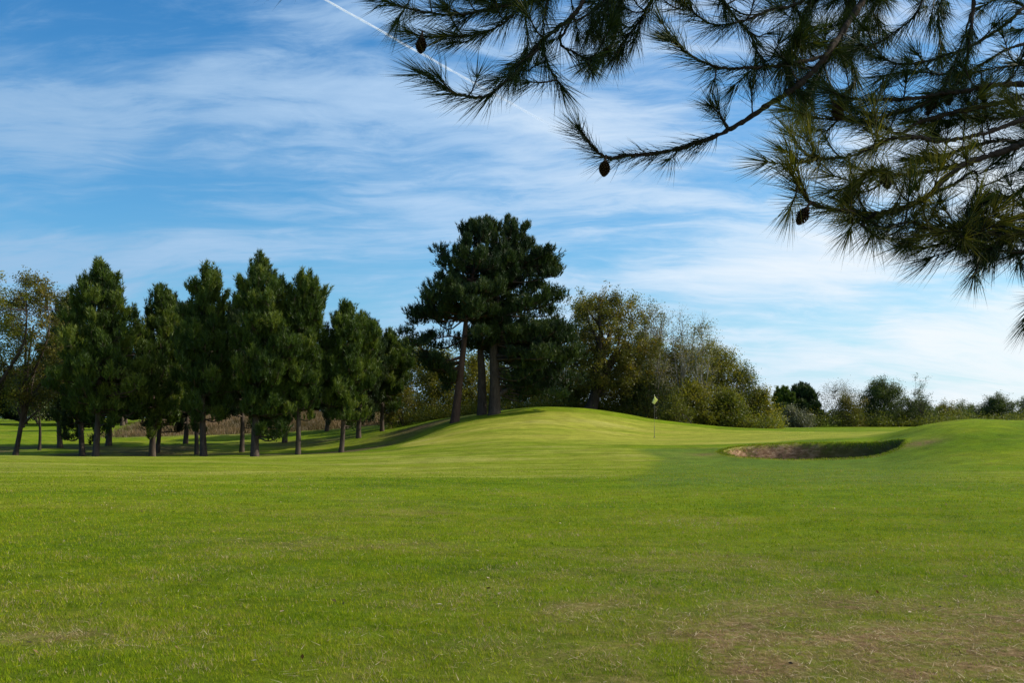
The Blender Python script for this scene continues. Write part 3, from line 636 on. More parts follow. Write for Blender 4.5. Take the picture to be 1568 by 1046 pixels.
    pine('middle big pine with a straight dark trunk between its two neighbours', 738, 630, 60,
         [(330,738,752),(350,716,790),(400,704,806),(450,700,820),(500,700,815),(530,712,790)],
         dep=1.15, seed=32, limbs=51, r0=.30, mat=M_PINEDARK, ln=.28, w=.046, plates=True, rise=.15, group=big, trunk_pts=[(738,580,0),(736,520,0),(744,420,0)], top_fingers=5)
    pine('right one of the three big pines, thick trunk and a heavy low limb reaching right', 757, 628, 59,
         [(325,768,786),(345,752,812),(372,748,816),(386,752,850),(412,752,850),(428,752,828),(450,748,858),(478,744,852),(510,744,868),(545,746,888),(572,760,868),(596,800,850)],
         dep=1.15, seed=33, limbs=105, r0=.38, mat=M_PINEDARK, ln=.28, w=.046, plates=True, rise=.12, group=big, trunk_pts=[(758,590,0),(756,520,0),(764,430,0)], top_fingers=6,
         extra=[limb_extra([(762,440,0),(800,425,-.2),(835,400,-.4)], .09, [(838,392,-.4,.75),(828,405,-.4,.6),(846,448,-.5,.55),(830,462,-.4,.6)], 50), limb_extra([(762,606,0),(785,590,-.2),(800,560,-.5),(806,535,-.8)], .16, [(838,556,-1,1.1),(868,582,-1,.95),(850,606,-1.2,.7),(815,526,-.8,.9),(876,545,-.6,.9)], 70)])
    # ---- far left deciduous pair
    lg = 'brown leafed trees at the left edge'
    broadleaf('brown leafed tree at the far left with a leaning bare lower trunk', 22, 690, 49, [(430,48,62),(442,18,92),(470,2,102),(510,-6,108),(560,-4,112),(600,4,96),(628,22,80)], r0=.13, seed=41, pts=210, leaf_n=60, leaf=.10, mat=M_BROWN, bark=M_BARK, group=lg, clus=.34, mains=9)
    broadleaf('ochre leafed tree cut by the left edge of the picture, forked dark trunk', -8, 692, 47, [(428,-30,4),(440,-70,26),(480,-90,40),(540,-100,44),(600,-80,30),(632,-60,20)], r0=.17, seed=42, pts=190, leaf_n=55, leaf=.10, mat=M_OLIVE, bark=M_DARKBARK, group=lg, clus=.36, mains=9)
    broadleaf('light green low tree behind the brown leafed tree on the left', 60, 662, 62, [(560,50,70),(580,20,95),(610,10,98),(632,20,90)], r0=.10, seed=43, pts=80, leaf_n=50, leaf=.12, mat=M_GREENLEAF, clus=.4)
    # ---- right woodland edge
    wg = 'trees of the wood to the right of the big pines'
    broadleaf('broad russet topped oak with a thick dark trunk at the wood\'s near corner', 903, 627, 66,
              [(458,922,940),(470,888,968),(490,872,992),(520,866,1005),(555,868,1008),(585,876,985),(602,890,960)], r0=.42, seed=51, pts=330, leaf_n=75, leaf=.12, mat=M_BROWN, bark=M_DARKBARK, group=wg, clus=.42, mains=13)
    broadleaf('green leafed tree squeezed between the big pines and the russet oak', 878, 622, 70, [(462,884,896),(480,862,925),(520,858,935),(570,856,935),(605,860,920)], r0=.2, seed=52, pts=170, leaf_n=65, leaf=.12, mat=M_OLIVE, group=wg, clus=.45)
    broadleaf('slender birch with a loose speckled top just right of the oak', 955, 632, 68, [(462,966,984),(480,950,1010),(520,955,1022),(570,950,1015),(605,960,1000)], r0=.10, seed=53, pts=150, leaf_n=34, leaf=.11, mat=M_OLIVE, bark=M_BIRCH, group=wg, clus=.45, bare=.15)
    broadleaf('pale stemmed birch with thin half bare crown behind the flag', 1004, 640, 67, [(478,1000,1012),(500,985,1030),(540,984,1036),(585,985,1030),(610,995,1020)], r0=.10, seed=54, pts=130, leaf_n=22, leaf=.10, mat=M_BROWN, bark=M_BIRCH, group=wg, clus=.5, bare=.35)
    broadleaf('nearly leafless birch with twigs spread against the cloud', 1036, 644, 66, [(494,1040,1052),(515,1018,1068),(550,1015,1078),(590,1020,1075),(615,1028,1062)], r0=.09, seed=55, pts=120, leaf_n=13, leaf=.09, mat=M_BROWN, bark=M_BIRCH, group=wg, clus=.55, bare=.5)
    broadleaf('straight white stemmed birch with a sparse spiky top', 1074, 648, 64, [(494,1068,1080),(520,1056,1092),(550,1055,1100),(590,1052,1102),(618,1060,1095)], r0=.085, seed=56, pts=120, leaf_n=20, leaf=.10, mat=M_YELLOW, bark=M_BIRCH, group=wg, clus=.5, bare=.4)
    broadleaf('olive leafed tree filling the wood behind the half bare birch', 988, 640, 73, [(520,976,1002),(540,950,1030),(580,945,1040),(615,950,1035)], r0=.14, seed=93, pts=190, leaf_n=70, leaf=.11, mat=M_OLIVE, group=wg, clus=.45, mains=9)
    broadleaf('dull brown leafed tree behind the nearly leafless birch', 1044, 646, 72, [(534,1032,1056),(552,1010,1078),(590,1005,1085),(622,1012,1078)], r0=.12, seed=94, pts=170, leaf_n=60, leaf=.11, mat=M_BROWN, group=wg, clus=.45, mains=9)
    broadleaf('olive tree with many thin stems right of the white stemmed birch', 1088, 650, 70, [(534,1078,1096),(552,1060,1116),(590,1056,1126),(630,1060,1124)], r0=.06, seed=95, pts=180, leaf_n=55, leaf=.10, mat=M_OLIVE, bark=M_BIRCH, group=wg, stems=6, spread=.9, clus=.42, mains=10)
    broadleaf('low bushy willow on the slope of the wood, small pale leaves', 1100, 652, 66, [(542,1096,1112),(560,1080,1132),(595,1076,1148),(628,1080,1150),(648,1085,1148)], r0=.07, seed=57, pts=190, leaf_n=55, leaf=.10, mat=M_YELLOW, group=wg, stems=5, spread=.6, clus=.42, mains=9)
    broadleaf('small green tree at the right tip of the wood', 1140, 654, 66, [(572,1132,1146),(590,1116,1158),(615,1112,1166),(648,1115,1168)], r0=.07, seed=58, pts=140, leaf_n=48, leaf=.10, mat=M_GREENLEAF, group=wg, stems=4, spread=.5, clus=.42, mains=8)
    sg = 'bushes along the foot of the wood'
    def bush(label, px, py, Y, rows, seed, mat, pts=130, leaf_n=60, leaf=.11, clus=.42, group=sg, bare=0, **kw):
        broadleaf(label, px, py, Y, rows, r0=.035, seed=seed, pts=pts, leaf_n=leaf_n, leaf=leaf, mat=mat, group=group, stems=6, spread=.55, cat='bush',
                  name='bush', clus=clus, bare=bare, trunk_name='stems', crown_name='foliage', mains=8, **kw)
    bush('yellow green bush where the wood runs out at its right end', 1172, 656, 66, [(606,1156,1172),(622,1142,1188),(645,1138,1196),(658,1140,1196)], 61, M_YELLOW)
    bush('dull green bush below the white stemmed birch', 1062, 652, 63, [(596,1052,1070),(615,1035,1092),(640,1030,1100),(652,1034,1098)], 62, M_YELLOW)
    bush('small dull bush at the foot of the half bare birch', 1036, 648, 61.5, [(622,1026,1040),(634,1014,1056),(648,1012,1062)], 63, M_OLIVE, pts=80, leaf=.08)
    bush('dark bush behind the flagstick', 985, 642, 67, [(585,975,995),(605,955,1030),(630,950,1040),(644,955,1038)], 64, M_GREENLEAF)
    bush('russet bush low under the oak\'s right side', 950, 636, 69, [(560,945,965),(590,925,990),(620,920,1000),(634,925,995)], 65, M_BROWN)
    bush('deep green bush filling the slope below the willow', 1112, 656, 63.5, [(606,1105,1120),(625,1088,1142),(648,1082,1150),(656,1086,1148)], 66, M_OLIVE)
    bush('yellow leafed bush glowing between the left and middle big pines', 722, 628, 72, [(556,722,738),(580,704,752),(610,700,756),(628,702,754)], 67, M_YELLOW)
    bush('olive bush left of the leaning big pine', 672, 636, 71, [(548,668,690),(575,650,704),(610,645,708),(636,650,706)], 68, M_YELLOW, pts=150)
    bush('tall tawny bush behind the small blue green pine', 636, 642, 73, [(528,628,650),(555,606,668),(600,600,672),(640,606,668)], 69, M_OLIVE, pts=190)
    bush('dense bush right of the thick trunk, under the heavy limb', 800, 620, 72, [(572,790,806),(590,770,830),(612,768,836),(622,770,832)], 70, M_OLIVE, pts=150)
    bush('golden bush under the tips of the heavy limb', 842, 618, 71, [(570,834,850),(588,816,868),(608,812,880),(620,815,876)], 71, M_YELLOW)
    bush('shadowy bush at the oak trunk\'s left foot', 876, 622, 69, [(580,868,884),(598,852,898),(622,850,900)], 72, M_BROWN, pts=100)
    bush('small bush tucked behind the thick trunk of the right big pine', 770, 622, 74, [(560,762,776),(590,744,790),(620,742,792)], 73, M_GREENLEAF)
    bush('grey brown bush below the left row\'s right end', 604, 650, 68, [(590,598,612),(608,582,628),(636,578,634),(650,582,630)], 74, M_BROWN, pts=90)
    # ---- hedge of trees on the right horizon
    hg = 'far trees and bushes along the right horizon'
    pine('dark rounded pine standing out at the left of the far right hedge', 1228, 656, 92, [(598,1224,1234),(606,1210,1244),(622,1204,1252),(640,1202,1254),(652,1208,1248)], seed=81, limbs=60, mat=M_PINEDARK, group=hg, ln=.34, w=.08, r0=.16, top_fingers=4)
    pine('short bushy pine beside the right tip of the wood', 1198, 656, 90, [(602,1192,1204),(612,1184,1214),(640,1184,1218),(654,1188,1214)], seed=82, limbs=48, mat=M_PINE, group=hg, ln=.34, w=.08, r0=.12, top_fingers=4)
    bush('grey stemmed low bush in front of the dark rounded pine', 1215, 658, 84, [(632,1208,1222),(642,1198,1240),(658,1196,1250)], 83, M_GREYLEAF, group=hg, pts=80, leaf=.12)
    broadleaf('pale wispy tree with see through top right of the dark rounded pine', 1284, 658, 92, [(594,1262,1300),(606,1254,1312),(630,1250,1314),(655,1252,1312)], r0=.06, seed=84, pts=150, leaf_n=24, leaf=.09, mat=M_GREYLEAF, group=hg, stems=5, spread=.8, clus=.55, bare=.25, mains=9)
    bush('reddish bush between the wispy tree and the round green tree', 1298, 658, 88, [(615,1292,1304),(628,1278,1322),(656,1274,1326)], 85, M_BROWN, group=hg, leaf=.09)
    broadleaf('round green tree, the fullest crown of the far right hedge', 1352, 658, 90, [(594,1340,1362),(604,1324,1378),(622,1316,1390),(645,1314,1394),(658,1318,1392)], r0=.08, seed=86, pts=260, leaf_n=110, leaf=.10, mat=M_GREENLEAF, group=hg, stems=5, spread=.8, clus=.5, mains=9)
    broadleaf('spindly sapling with tufts on bare stems above the right mound', 1412, 655, 88, [(592,1406,1418),(602,1398,1422),(618,1398,1426),(636,1398,1428)], r0=.05, seed=87, pts=46, leaf_n=34, leaf=.09, mat=M_GREENLEAF, group=hg, clus=.4, bare=.1)
    bush('dark bush under the spindly sapling', 1404, 656, 90, [(622,1396,1412),(634,1378,1428),(656,1374,1432)], 88, M_GREENLEAF, group=hg, leaf=.10, leaf_n=110)
    bush('low brownish bush right of the sapling on the mound\'s skyline', 1446, 655, 95, [(629,1436,1456),(636,1426,1470),(654,1424,1474)], 89, M_BROWN, group=hg, leaf=.10, leaf_n=110, pts=100)
    bush('low level stretch of green hedge on the mound\'s skyline', 1484, 655, 100, [(627,1470,1500),(635,1462,1512),(654,1460,1516)], 90, M_GREENLEAF, group=hg, leaf=.10, leaf_n=110, pts=120)
    bush('humped dark green bush near the right edge', 1532, 655, 98, [(617,1520,1536),(624,1506,1552),(636,1500,1560),(654,1498,1562)], 91, M_GREENLEAF, group=hg, leaf=.10, leaf_n=110, pts=190)
    bush('dark bush cut by the right edge of the picture', 1584, 655, 98, [(621,1574,1596),(632,1562,1616),(654,1560,1620)], 92, M_GREENLEAF, group=hg, leaf=.10, leaf_n=110, pts=140)
    # ---- trees behind the left row, seen between trunks
    fg = 'dark trees far behind the left row'
    for i, (lb, px, tp_, w_, Y, m) in enumerate([
        ('far dark tree seen low under the brown leafed tree', 40, 572, 60, 118, M_PINEDARK), ('far dark pine seen behind the trunk of the tall dense pine', 118, 560, 62, 116, M_PINEDARK),
        ('distant pine behind the gap left of the slim pine', 192, 566, 64, 112, M_PINEDARK), ('distant tree over the left end of the straw coloured bank', 268, 572, 62, 104, M_PINEDARK),
        ('distant tree over the middle of the straw coloured bank', 336, 566, 66, 100, M_PINEDARK), ('distant tree behind the forked trunk pine', 410, 570, 66, 100, M_PINEDARK),
        ('distant tree over the right end of the straw coloured bank', 480, 560, 66, 98, M_PINEDARK), ('distant tree behind the round headed pine', 545, 560, 64, 96, M_PINEDARK)]):
        pine(lb, px, 642, Y, [(tp_, px - 8, px + 8), (tp_ + 15, px - w_ * .6, px + w_ * .6), (612, px - w_ * .75, px + w_ * .75), (632, px - w_ * .6, px + w_ * .6)], seed=100 + i, limbs=70, mat=m, group=fg, ln=.5, w=.12, r0=.2, top_fingers=3)
    for i, (px, Y) in enumerate([(172, 88), (188, 88)]):
        pine(['left one of two thin dark stems standing together far between the pines', 'right one of two thin dark stems standing together far between the pines'][i], px, 655, Y,
             [(560, px - 6, px + 6), (585, px - 26, px + 26), (618, px - 24, px + 24)], seed=130 + i, limbs=40, mat=M_PINEDARK, group='pair of thin stems', ln=.4, w=.1, r0=.2, top_fingers=2)

# distant woodland: one mass on the horizon
def far_wood():
    rng = np.random.default_rng(77); g = Geo(); gt = Geo()
    for (x0, x1, y0, y1, h0, h1, n) in ((-260, -46, 150, 190, 6, 10, 150), (-60, 20, 118, 135, 7, 10.5, 70), (40, 62, 104, 112, .9, 1.5, 40), (25, 44, 94, 104, 1.0, 1.8, 46), (60, 340, 150, 215, 1.2, 2.2, 190)):
        for _ in range(n):
            x = rng.uniform(x0, x1); y = rng.uniform(y0, y1); h = rng.uniform(h0, h1); zb = float(ground(x, y)); w_ = h * rng.uniform(.35, .6)
            m = 1100 if h > 3 else 420; d = rand_dir(rng, m) * rng.uniform(.55, 1, m)[:, None] ** .5
            q = np.array([x, y, zb + h * .52]) + d * np.array([w_, w_, h * .5]); leaves(g, rng, q, .20 + .012 * h, rng.uniform(.1, .6), .1)
            gt.tube(np.stack([[x, y, zb - .1], [x, y, zb + h * .6]]), [.12, .06], 4)
    gg = Geo(); gg.V = g.V; gg.F = g.F; gg.T = g.T; gg.n = g.n
    o = gg.build('far_woodland', M_GREENLEAF); o['kind'] = 'stuff'; o['label'] = 'far off dark woodland along the horizon'; o['category'] = 'woodland'
far_wood()

# undergrowth along the wood's foot
def undergrowth():
    rng = np.random.default_rng(71); g = Geo()
    for _ in range(2300):
        px = rng.uniform(590, 1195); Y = rng.uniform(66, 73) + (2 if px < 800 else 0) - (3.5 if px > 1040 else 0); x = (px - 784) / F * Y; z = float(ground(x, Y)); h = rng.uniform(.35, 1.3)
        m = 26; q = np.array([x, Y, z + h * .5]) + rng.normal(0, 1, (m, 3)) * np.array([.28, .28, h * .28]); leaves(g, rng, q, .11, rng.uniform(.1, .9), .12)
    for _ in range(900):
        px = rng.uniform(1185, 1640); Y = rng.uniform(86, 93); x = (px - 784) / F * Y; z = float(ground(x, Y)); h = rng.uniform(.5, 1.5) * (.6 + .8 * vnoise(px, 0, .03, 4))
        m = 40; q = np.array([x, Y, z + h * .5]) + rng.normal(0, 1, (m, 3)) * np.array([.34, .3, h * .28]); leaves(g, rng, q, .11, rng.uniform(.0, .7), .12)
    o = g.build('undergrowth', M_OLIVE); o['kind'] = 'stuff'; o['label'] = 'tangled low undergrowth along the foot of the wood'; o['category'] = 'undergrowth'
undergrowth()

# ------------------------------------------------------------------ flagstick
def flat_mat(name, col, rough=.5):
    m = bpy.data.materials.new(name); m.use_nodes = True; t = NT(m.node_tree); p = m.node_tree.nodes['Principled BSDF']
    tcn = t.n('ShaderNodeTexCoord'); c = t.ramp(t.noise(tcn.outputs['Object'], 14, 3, .6), [(.3, tuple(a * .85 for a in col)), (.7, col)])
    t.l(c, p.inputs['Base Color']); p.inputs['Roughness'].default_value = rough; return m
def flag():
    Y = 49.5; b = W3(1002, 673, Y); b[2] = float(ground(b[0], Y)); r = thing('golf_flag', 'thin flagstick with a small limp yellow flag standing on the putting green', 'flag', b)
    top = CAMZ + (HOR - 606) / F * Y - b[2]
    g = Geo(); g.tube([[0, 0, -.1], [0, 0, top * .28]], [.013, .013], 8); g.build('lower_pole', flat_mat('dark_pole_paint', (.10, .10, .03)), r, True)
    g = Geo(); g.tube([[0, 0, top * .28], [0, 0, top]], [.006, .005], 8); g.build('pole', flat_mat('pole_paint', (.16, .15, .08)), r, True)
    g = Geo(); g.tube([[0, 0, top], [0, 0, top + .03]], [.016, .016], 8); g.build('finial', flat_mat('finial_plastic', (.7, .7, .5)), r, True)
    g = Geo(); g.tube([[0, 0, .004], [0, 0, .010]], [.054, .054], 16); g.build('hole_cup', flat_mat('cup_dark', (.02, .02, .02)), r, True)
    # limp triangular-hanging cloth with folds
    nu, nv = 14, 12; V = []
    for i in range(nu):
        for j in range(nv):
            s = i / (nu - 1); t = j / (nv - 1)
            w_ = .3; x = .008 + s * .16 + .10 * s * t * 0; drop = .20 * s
            z = top - .02 - t * (.33 - .10 * s) - drop * (1.0 - .1 * t); x2 = x * (1 + .25 * t) - .17 * t * s * .2 - .16 * t
            V.append((x2 if i else .0 - .10 * t * 0, .035 * math.sin(s * 7 + t * 1.5) * s, z))
    Fq = [(i * nv + j, i * nv + j + 1, (i + 1) * nv + j + 1, (i + 1) * nv + j) for i in range(nu - 1) for j in range(nv - 1)]
    m = leaf_mat('flag_cloth', (.78, .80, .38), (.82, .84, .42), trans=.45, rough=.8)
    o = mesh_obj('cloth', np.array(V), np.array(Fq), m, r, tint=np.full(len(V), .5), smooth=True, quads=True)
    so = o.modifiers.new('thick', 'SOLIDIFY'); so.thickness = .003
flag()

# ------------------------------------------------------------------ vapour trail high up
def contrail():
    m = bpy.data.materials.new('vapour'); m.use_nodes = True; t = NT(m.node_tree); t.t.nodes.clear()
    lw = t.n('ShaderNodeLayerWeight'); lw.inputs[0].default_value = .5
    tcn = t.n('ShaderNodeTexCoord'); at = t.n('ShaderNodeAttribute', attribute_name='tint')
    nn = t.noise(tcn.outputs['Object'], .012, 5, .65)
    f = t.math('MULTIPLY', t.math('POWER', t.math('SUBTRACT', 1.0, lw.outputs['Facing']), 1.6), t.ramp(nn, [(.3, .35), (.62, 1.0)]))
    f = t.math('MULTIPLY', f, at.outputs['Fac'], clamp=True)
    d = t.n('ShaderNodeBsdfDiffuse'); d.inputs[0].default_value = (.95, .95, .96, 1)
    tl = t.n('ShaderNodeBsdfTranslucent'); tl.inputs[0].default_value = (.95, .95, .96, 1)
    ms = t.n('ShaderNodeMixShader'); ms.inputs[0].default_value = .5; t.l(d.outputs[0], ms.inputs[1]); t.l(tl.outputs[0], ms.inputs[2])
    tr = t.n('ShaderNodeBsdfTransparent'); mx = t.n('ShaderNodeMixShader'); t.l(f, mx.inputs[0]); t.l(tr.outputs[0], mx.inputs[1]); t.l(ms.outputs[0], mx.inputs[2])
    o = t.n('ShaderNodeOutputMaterial'); t.l(mx.outputs[0], o.inputs[0])
    Z = 2600.0
    def hit(px, py):
        k = (Z - CAMZ) / ((HOR - py) / F); return np.array([(px - 784) / F * k, k, Z])
    a, b = hit(380, -66), hit(860, 200); n = 60; s = np.linspace(0, 1, n)[:, None]
    pts = a + (b - a) * s; rng = np.random.default_rng(3)
    pts += np.cumsum(rng.normal(0, 1.2, (n, 3)), 0) * np.sin(s * np.pi)
    rad = np.linspace(6.5, 13, n) * (1 + .12 * np.sin(np.arange(n) * 1.7))
    g = Geo(); g.tube(pts, rad, 14, cap=False); V = np.concatenate(g.V); fade = np.repeat(np.interp(s[:, 0], [0, .55, .85, 1], [1.2, 1.1, .8, 0]), 14)
    o = mesh_obj('contrail', V - a, np.concatenate(g.F), m, tint=fade, smooth=True); o.location = a
    o['label'] = 'straight white vapour trail slanting down across the blue sky'; o['category'] = 'vapour trail'
contrail()

# ------------------------------------------------------------------ overhanging pine, camera side
def near_pine():
    rng = np.random.default_rng(2024)
    M_ND = leaf_mat('long_pine_needles', (.014, .027, .010), (.046, .072, .014), (.20, .18, .03), trans=.30, rough=.5, spec=.12)
    tb = np.array([4.3, 3.4, 0.0]); tb[2] = float(ground(tb[0], tb[1]))
    root = thing('pine_tree', 'pine beside the camera whose long needled boughs hang across the top right corner', 'tree', tb)
    g = Geo(); tp = smooth_path([tb - [0, 0, .2], tb + [.05, .05, 2], tb + [-.1, .1, 4.5], tb + [.1, .2, 8.5]], 20); g.tube(tp, np.linspace(.24, .07, 20), 14); g.build('trunk', M_BARK, root, True, tb)
    D0 = 3.0
    def B(pts, Y, r, shoots=0.0, needle_from=.35, tl=0.0, sub=None, gap=1.0, seedk=0, dn=1.0):
        return dict(pts=pts, Y=Y, r=r, shoots=shoots, nf=needle_from, tl=tl, gap=gap, dn=dn)
    # px, py traced; Y start..end in metres; r radius in px at the thick end
    BR = [
     B([(1380,-110),(1340,-30),(1306,22),(1268,80),(1225,128),(1180,158),(1120,196),(1075,216),(1015,233),(960,238),(927,240),(900,216),(888,198)], (3.3,3.0), 7.5, .22, .55),
     B([(1010,-130),(940,-60),(905,-20),(880,20),(848,46),(818,74),(790,110),(762,134),(742,148),(702,144),(668,124),(648,112)], (3.1,2.9), 5.5, .42, .50),
     B([(900,-60),(860,-10),(780,6),(740,15),(700,22),(650,18),(612,8),(585,-2)], (3.2,3.0), 4.2, .5, .40),
     B([(850,-40),(800,8),(762,40),(730,52),(690,55),(652,56),(632,50)], (3.1,3.0), 3.6, .6, .30),
     B([(850,-40),(836,10),(832,60),(838,96),(858,130)], (3.0,2.95), 2.8, .6, .35),
     B([(830,-40),(806,10),(808,62),(800,92),(792,112)], (3.1,3.05), 2.6, .5, .4),
     B([(885,15),(858,62),(880,80),(905,92)], (3.05,3.0), 2.4, .5, .35),
     B([(1080,-90),(1010,-20),(982,28),(958,58),(946,84)], (3.2,3.1), 4, 1.1, .25, dn=1.5),
     B([(1000,-90),(955,-20),(946,30),(938,66),(925,80)], (3.3,3.2), 4, 1.1, .2, dn=1.5),
     B([(1030,-80),(970,-30),(915,10),(905,40)], (3.0,3.0), 3, .9, .3),
     B([(1320,-80),(1230,0),(1182,14),(1140,30),(1100,38),(1072,26),(1048,6)], (3.3,3.1), 4, .45, .35),
     B([(1100,-60),(1108,0),(1130,30),(1148,50),(1160,78),(1172,100)], (3.2,3.2), 3.4, .7, .4),
     B([(1268,84),(1215,96),(1180,101),(1145,103),(1108,104),(1078,95),(1052,80),(1036,62)], (3.15,3.0), 4, .35, .45),
     B([(1116,197),(1104,178),(1090,162)], (3.04,3.0), 2, .0, .2),
     B([(1240,-60),(1215,0),(1236,44),(1214,72),(1196,100)], (3.3,3.2), 3.6, .8, .3),
     B([(1290,-60),(1250,-5),(1228,32),(1214,66),(1205,110),(1225,140)], (3.4,3.3), 4, 1.1, .3, dn=1.7),
     B([(1330,-60),(1300,0),(1290,50),(1262,100),(1240,135),(1230,160)], (3.5,3.4), 5, 1.3, .3, dn=1.9),
     B([(1400,-80),(1350,-10),(1320,40),(1300,80),(1310,120),(1290,150)], (3.6,3.45), 5, 1.3, .3, dn=1.9),
     B([(1450,-70),(1418,-10),(1398,26),(1368,50),(1342,66),(1318,72)], (3.3,3.2), 3.4, .35, .6),
     B([(1440,-40),(1436,20),(1440,60),(1440,88)], (3.2,3.15), 2.6, .25, .55),
     B([(1525,-110),(1496,-20),(1490,20),(1482,78),(1474,112),(1458,134),(1438,144)], (3.1,3.05), 5, .3, .65),
     B([(1515,-50),(1487,20),(1470,75),(1452,120),(1440,140)], (3.05,3.0), 3.0, .15, .75),
     B([(1660,-80),(1590,-15),(1550,28),(1520,50),(1482,72),(1442,86),(1410,95),(1376,97),(1350,88)], (3.2,3.0), 4.4, .28, .62),
     B([(1680,10),(1580,60),(1540,76),(1508,95),(1475,112),(1430,112),(1392,108),(1352,116)], (3.3,3.15), 4, .3, .55),
     B([(1700,70),(1600,90),(1560,98),(1520,105),(1475,114)], (3.2,3.15), 3.6, .8, .2),
     B([(1720,110),(1600,132),(1560,128),(1520,130),(1482,138),(1440,143),(1400,150),(1342,152),(1300,150),(1276,140)], (3.0,2.85), 6.0, .55, .45),
     B([(1440,143),(1400,165),(1370,172),(1340,180),(1310,168)], (2.95,2.9), 3.6, .9, .1, dn=1.2),
     B([(1560,150),(1470,170),(1410,185),(1378,204),(1340,190),(1290,182),(1250,180),(1214,168)], (3.0,2.85), 4, .25, .5),
     B([(1640,150),(1560,185),(1500,205),(1440,216),(1405,210),(1366,212),(1342,222),(1310,236),(1280,242),(1250,241),(1228,230),(1212,205)], (2.9,2.7), 4.6, .5, .45),
     B([(1740,140),(1600,205),(1540,230),(1490,246),(1450,270),(1420,300),(1380,319),(1336,327),(1290,322),(1246,313),(1226,292),(1212,262)], (2.9,2.65), 7, .75, .35, dn=1.1),
     B([(1480,250),(1420,262),(1370,268),(1340,262),(1320,270),(1300,300)], (2.85,2.75), 3.4, 1.2, .1, dn=1.2),
     B([(1340,327),(1320,340),(1330,352),(1350,364),(1384,366)], (2.75,2.7), 2.8, .5, .3),
     B([(1420,300),(1460,282),(1492,262),(1496,285),(1488,312),(1500,330)], (2.9,2.95), 3, .9, .25),
     B([(1720,270),(1600,322),(1560,330),(1522,354),(1470,358),(1422,352),(1398,340),(1362,346)], (2.9,2.7), 5.5, .8, .25, dn=1.1),
     B([(1720,310),(1600,345),(1550,358),(1500,358),(1460,354),(1420,358),(1398,368)], (2.95,2.75), 4.6, .8, .25),
     B([(1720,370),(1600,378),(1560,386),(1520,382),(1482,378),(1448,372)], (2.9,2.8), 4, .8, .25),
     B([(1740,220),(1640,250),(1590,270),(1550,300),(1520,300),(1490,320)], (3.1,3.0), 5, 1.2, .2, dn=1.3),
     B([(1720,280),(1640,300),(1580,350),(1540,360),(1510,390)], (3.1,3.0), 4, 1.2, .2, dn=1.2),
     B([(1740,180),(1640,195),(1580,215),(1530,215),(1480,225),(1440,240),(1400,245)], (3.2,3.1), 5, 1.1, .15, dn=1.2),
     B([(1720,160),(1600,165),(1540,180),(1480,180),(1430,190),(1400,185)], (3.3,3.2), 4.5, 1.1, .2, dn=1.2),
     B([(1720,20),(1620,30),(1570,10),(1540,-5),(1510,5)], (3.4,3.3), 3.6, .6, .3),
     B([(1720,450),(1650,448),(1610,450),(1590,456),(1582,476)], (2.9,2.85), 2.6, .2, .5),
     B([(560,-110),(510,-70),(470,-46),(445,-38),(430,-40)], (3.1,3.0), 3, .3, .4),
     B([(720,-110),(680,-60),(660,-34),(630,-26),(608,-22)], (3.2,3.1), 3.4, .8, .3),
     B([(900,-100),(860,-60),(820,-28),(760,-22),(700,-14)], (3.3,3.2), 3.6, .9, .2),
    ]
    # scaffold limbs, outside the picture, carry all of it back to the trunk
    sg_ = Geo(); nodes = []
    for k, (pts, Yr, r) in enumerate([
        ([(2400,-520),(2000,-420),(1650,-300),(1300,-190),(1000,-160),(700,-130),(520,-100)], (3.4,3.2), 22),
        ([(2500,-200),(2150,-90),(1850,0),(1700,40)], (3.4,3.1), 20),
        ([(2500,50),(2150,150),(1880,200),(1730,190)], (3.4,3.0), 18),
        ([(2500,260),(2200,320),(1900,360),(1730,380)], (3.4,2.95), 14)]):
        ys = np.linspace(Yr[0], Yr[1], len(pts)); q = smooth_path([W3(a, b, y) for (a, b), y in zip(pts, ys)], 20)
        q[0] = [tp[-1][0] * 0 + 4.3, 3.45, q[0][2]]
        sg_.tube(q, np.linspace(r, 5, 20) * 3.1 / F, 9); nodes.append(q)
    sg_.build('limb', M_BARK, root, True, tb)
    nodes = np.concatenate(nodes)
    cones = [(927,246,2.98),(1277,160,2.84),(1236,318,2.66),(1447,136,3.0),(646,56,2.98),(1432,150,2.95),(1352,262,2.8)]
    kk = 0
    for b in BR:
        pts = b['pts']; m = len(pts); ys = np.linspace(b['Y'][0], b['Y'][1], m) + rng.normal(0, .03, m)
        q = [W3(a, c, y) for (a, c), y in zip(pts, ys)]
        if pts[0][1] < -15 or pts[0][0] > 1590:
            nn = nodes[np.argmin(np.linalg.norm(nodes - q[0], axis=1))]; q = [nn] + q
        n = 10 * len(q); pth = smooth_path(q, n); seg = np.linalg.norm(np.diff(pth, axis=0), axis=1); cum = np.concatenate([[0], np.cumsum(seg)]); L = cum[-1]
        g = Geo(); gn = Geo(); rr = b['r'] * 3 / F * (1 - .72 * (cum / L)) ; rr = np.maximum(rr, .0022)
        g.tube(pth + rng.normal(0, .0012, pth.shape), rr * (1 + .15 * rng.normal(size=n)), 7)
        shoots = [(pth, cum, b['nf'], L, 1.0)]
        ns = int(b['shoots'] * L * 18 * (.62 if pts[-1][1] < 200 and pts[-1][0] > 1270 else 1))
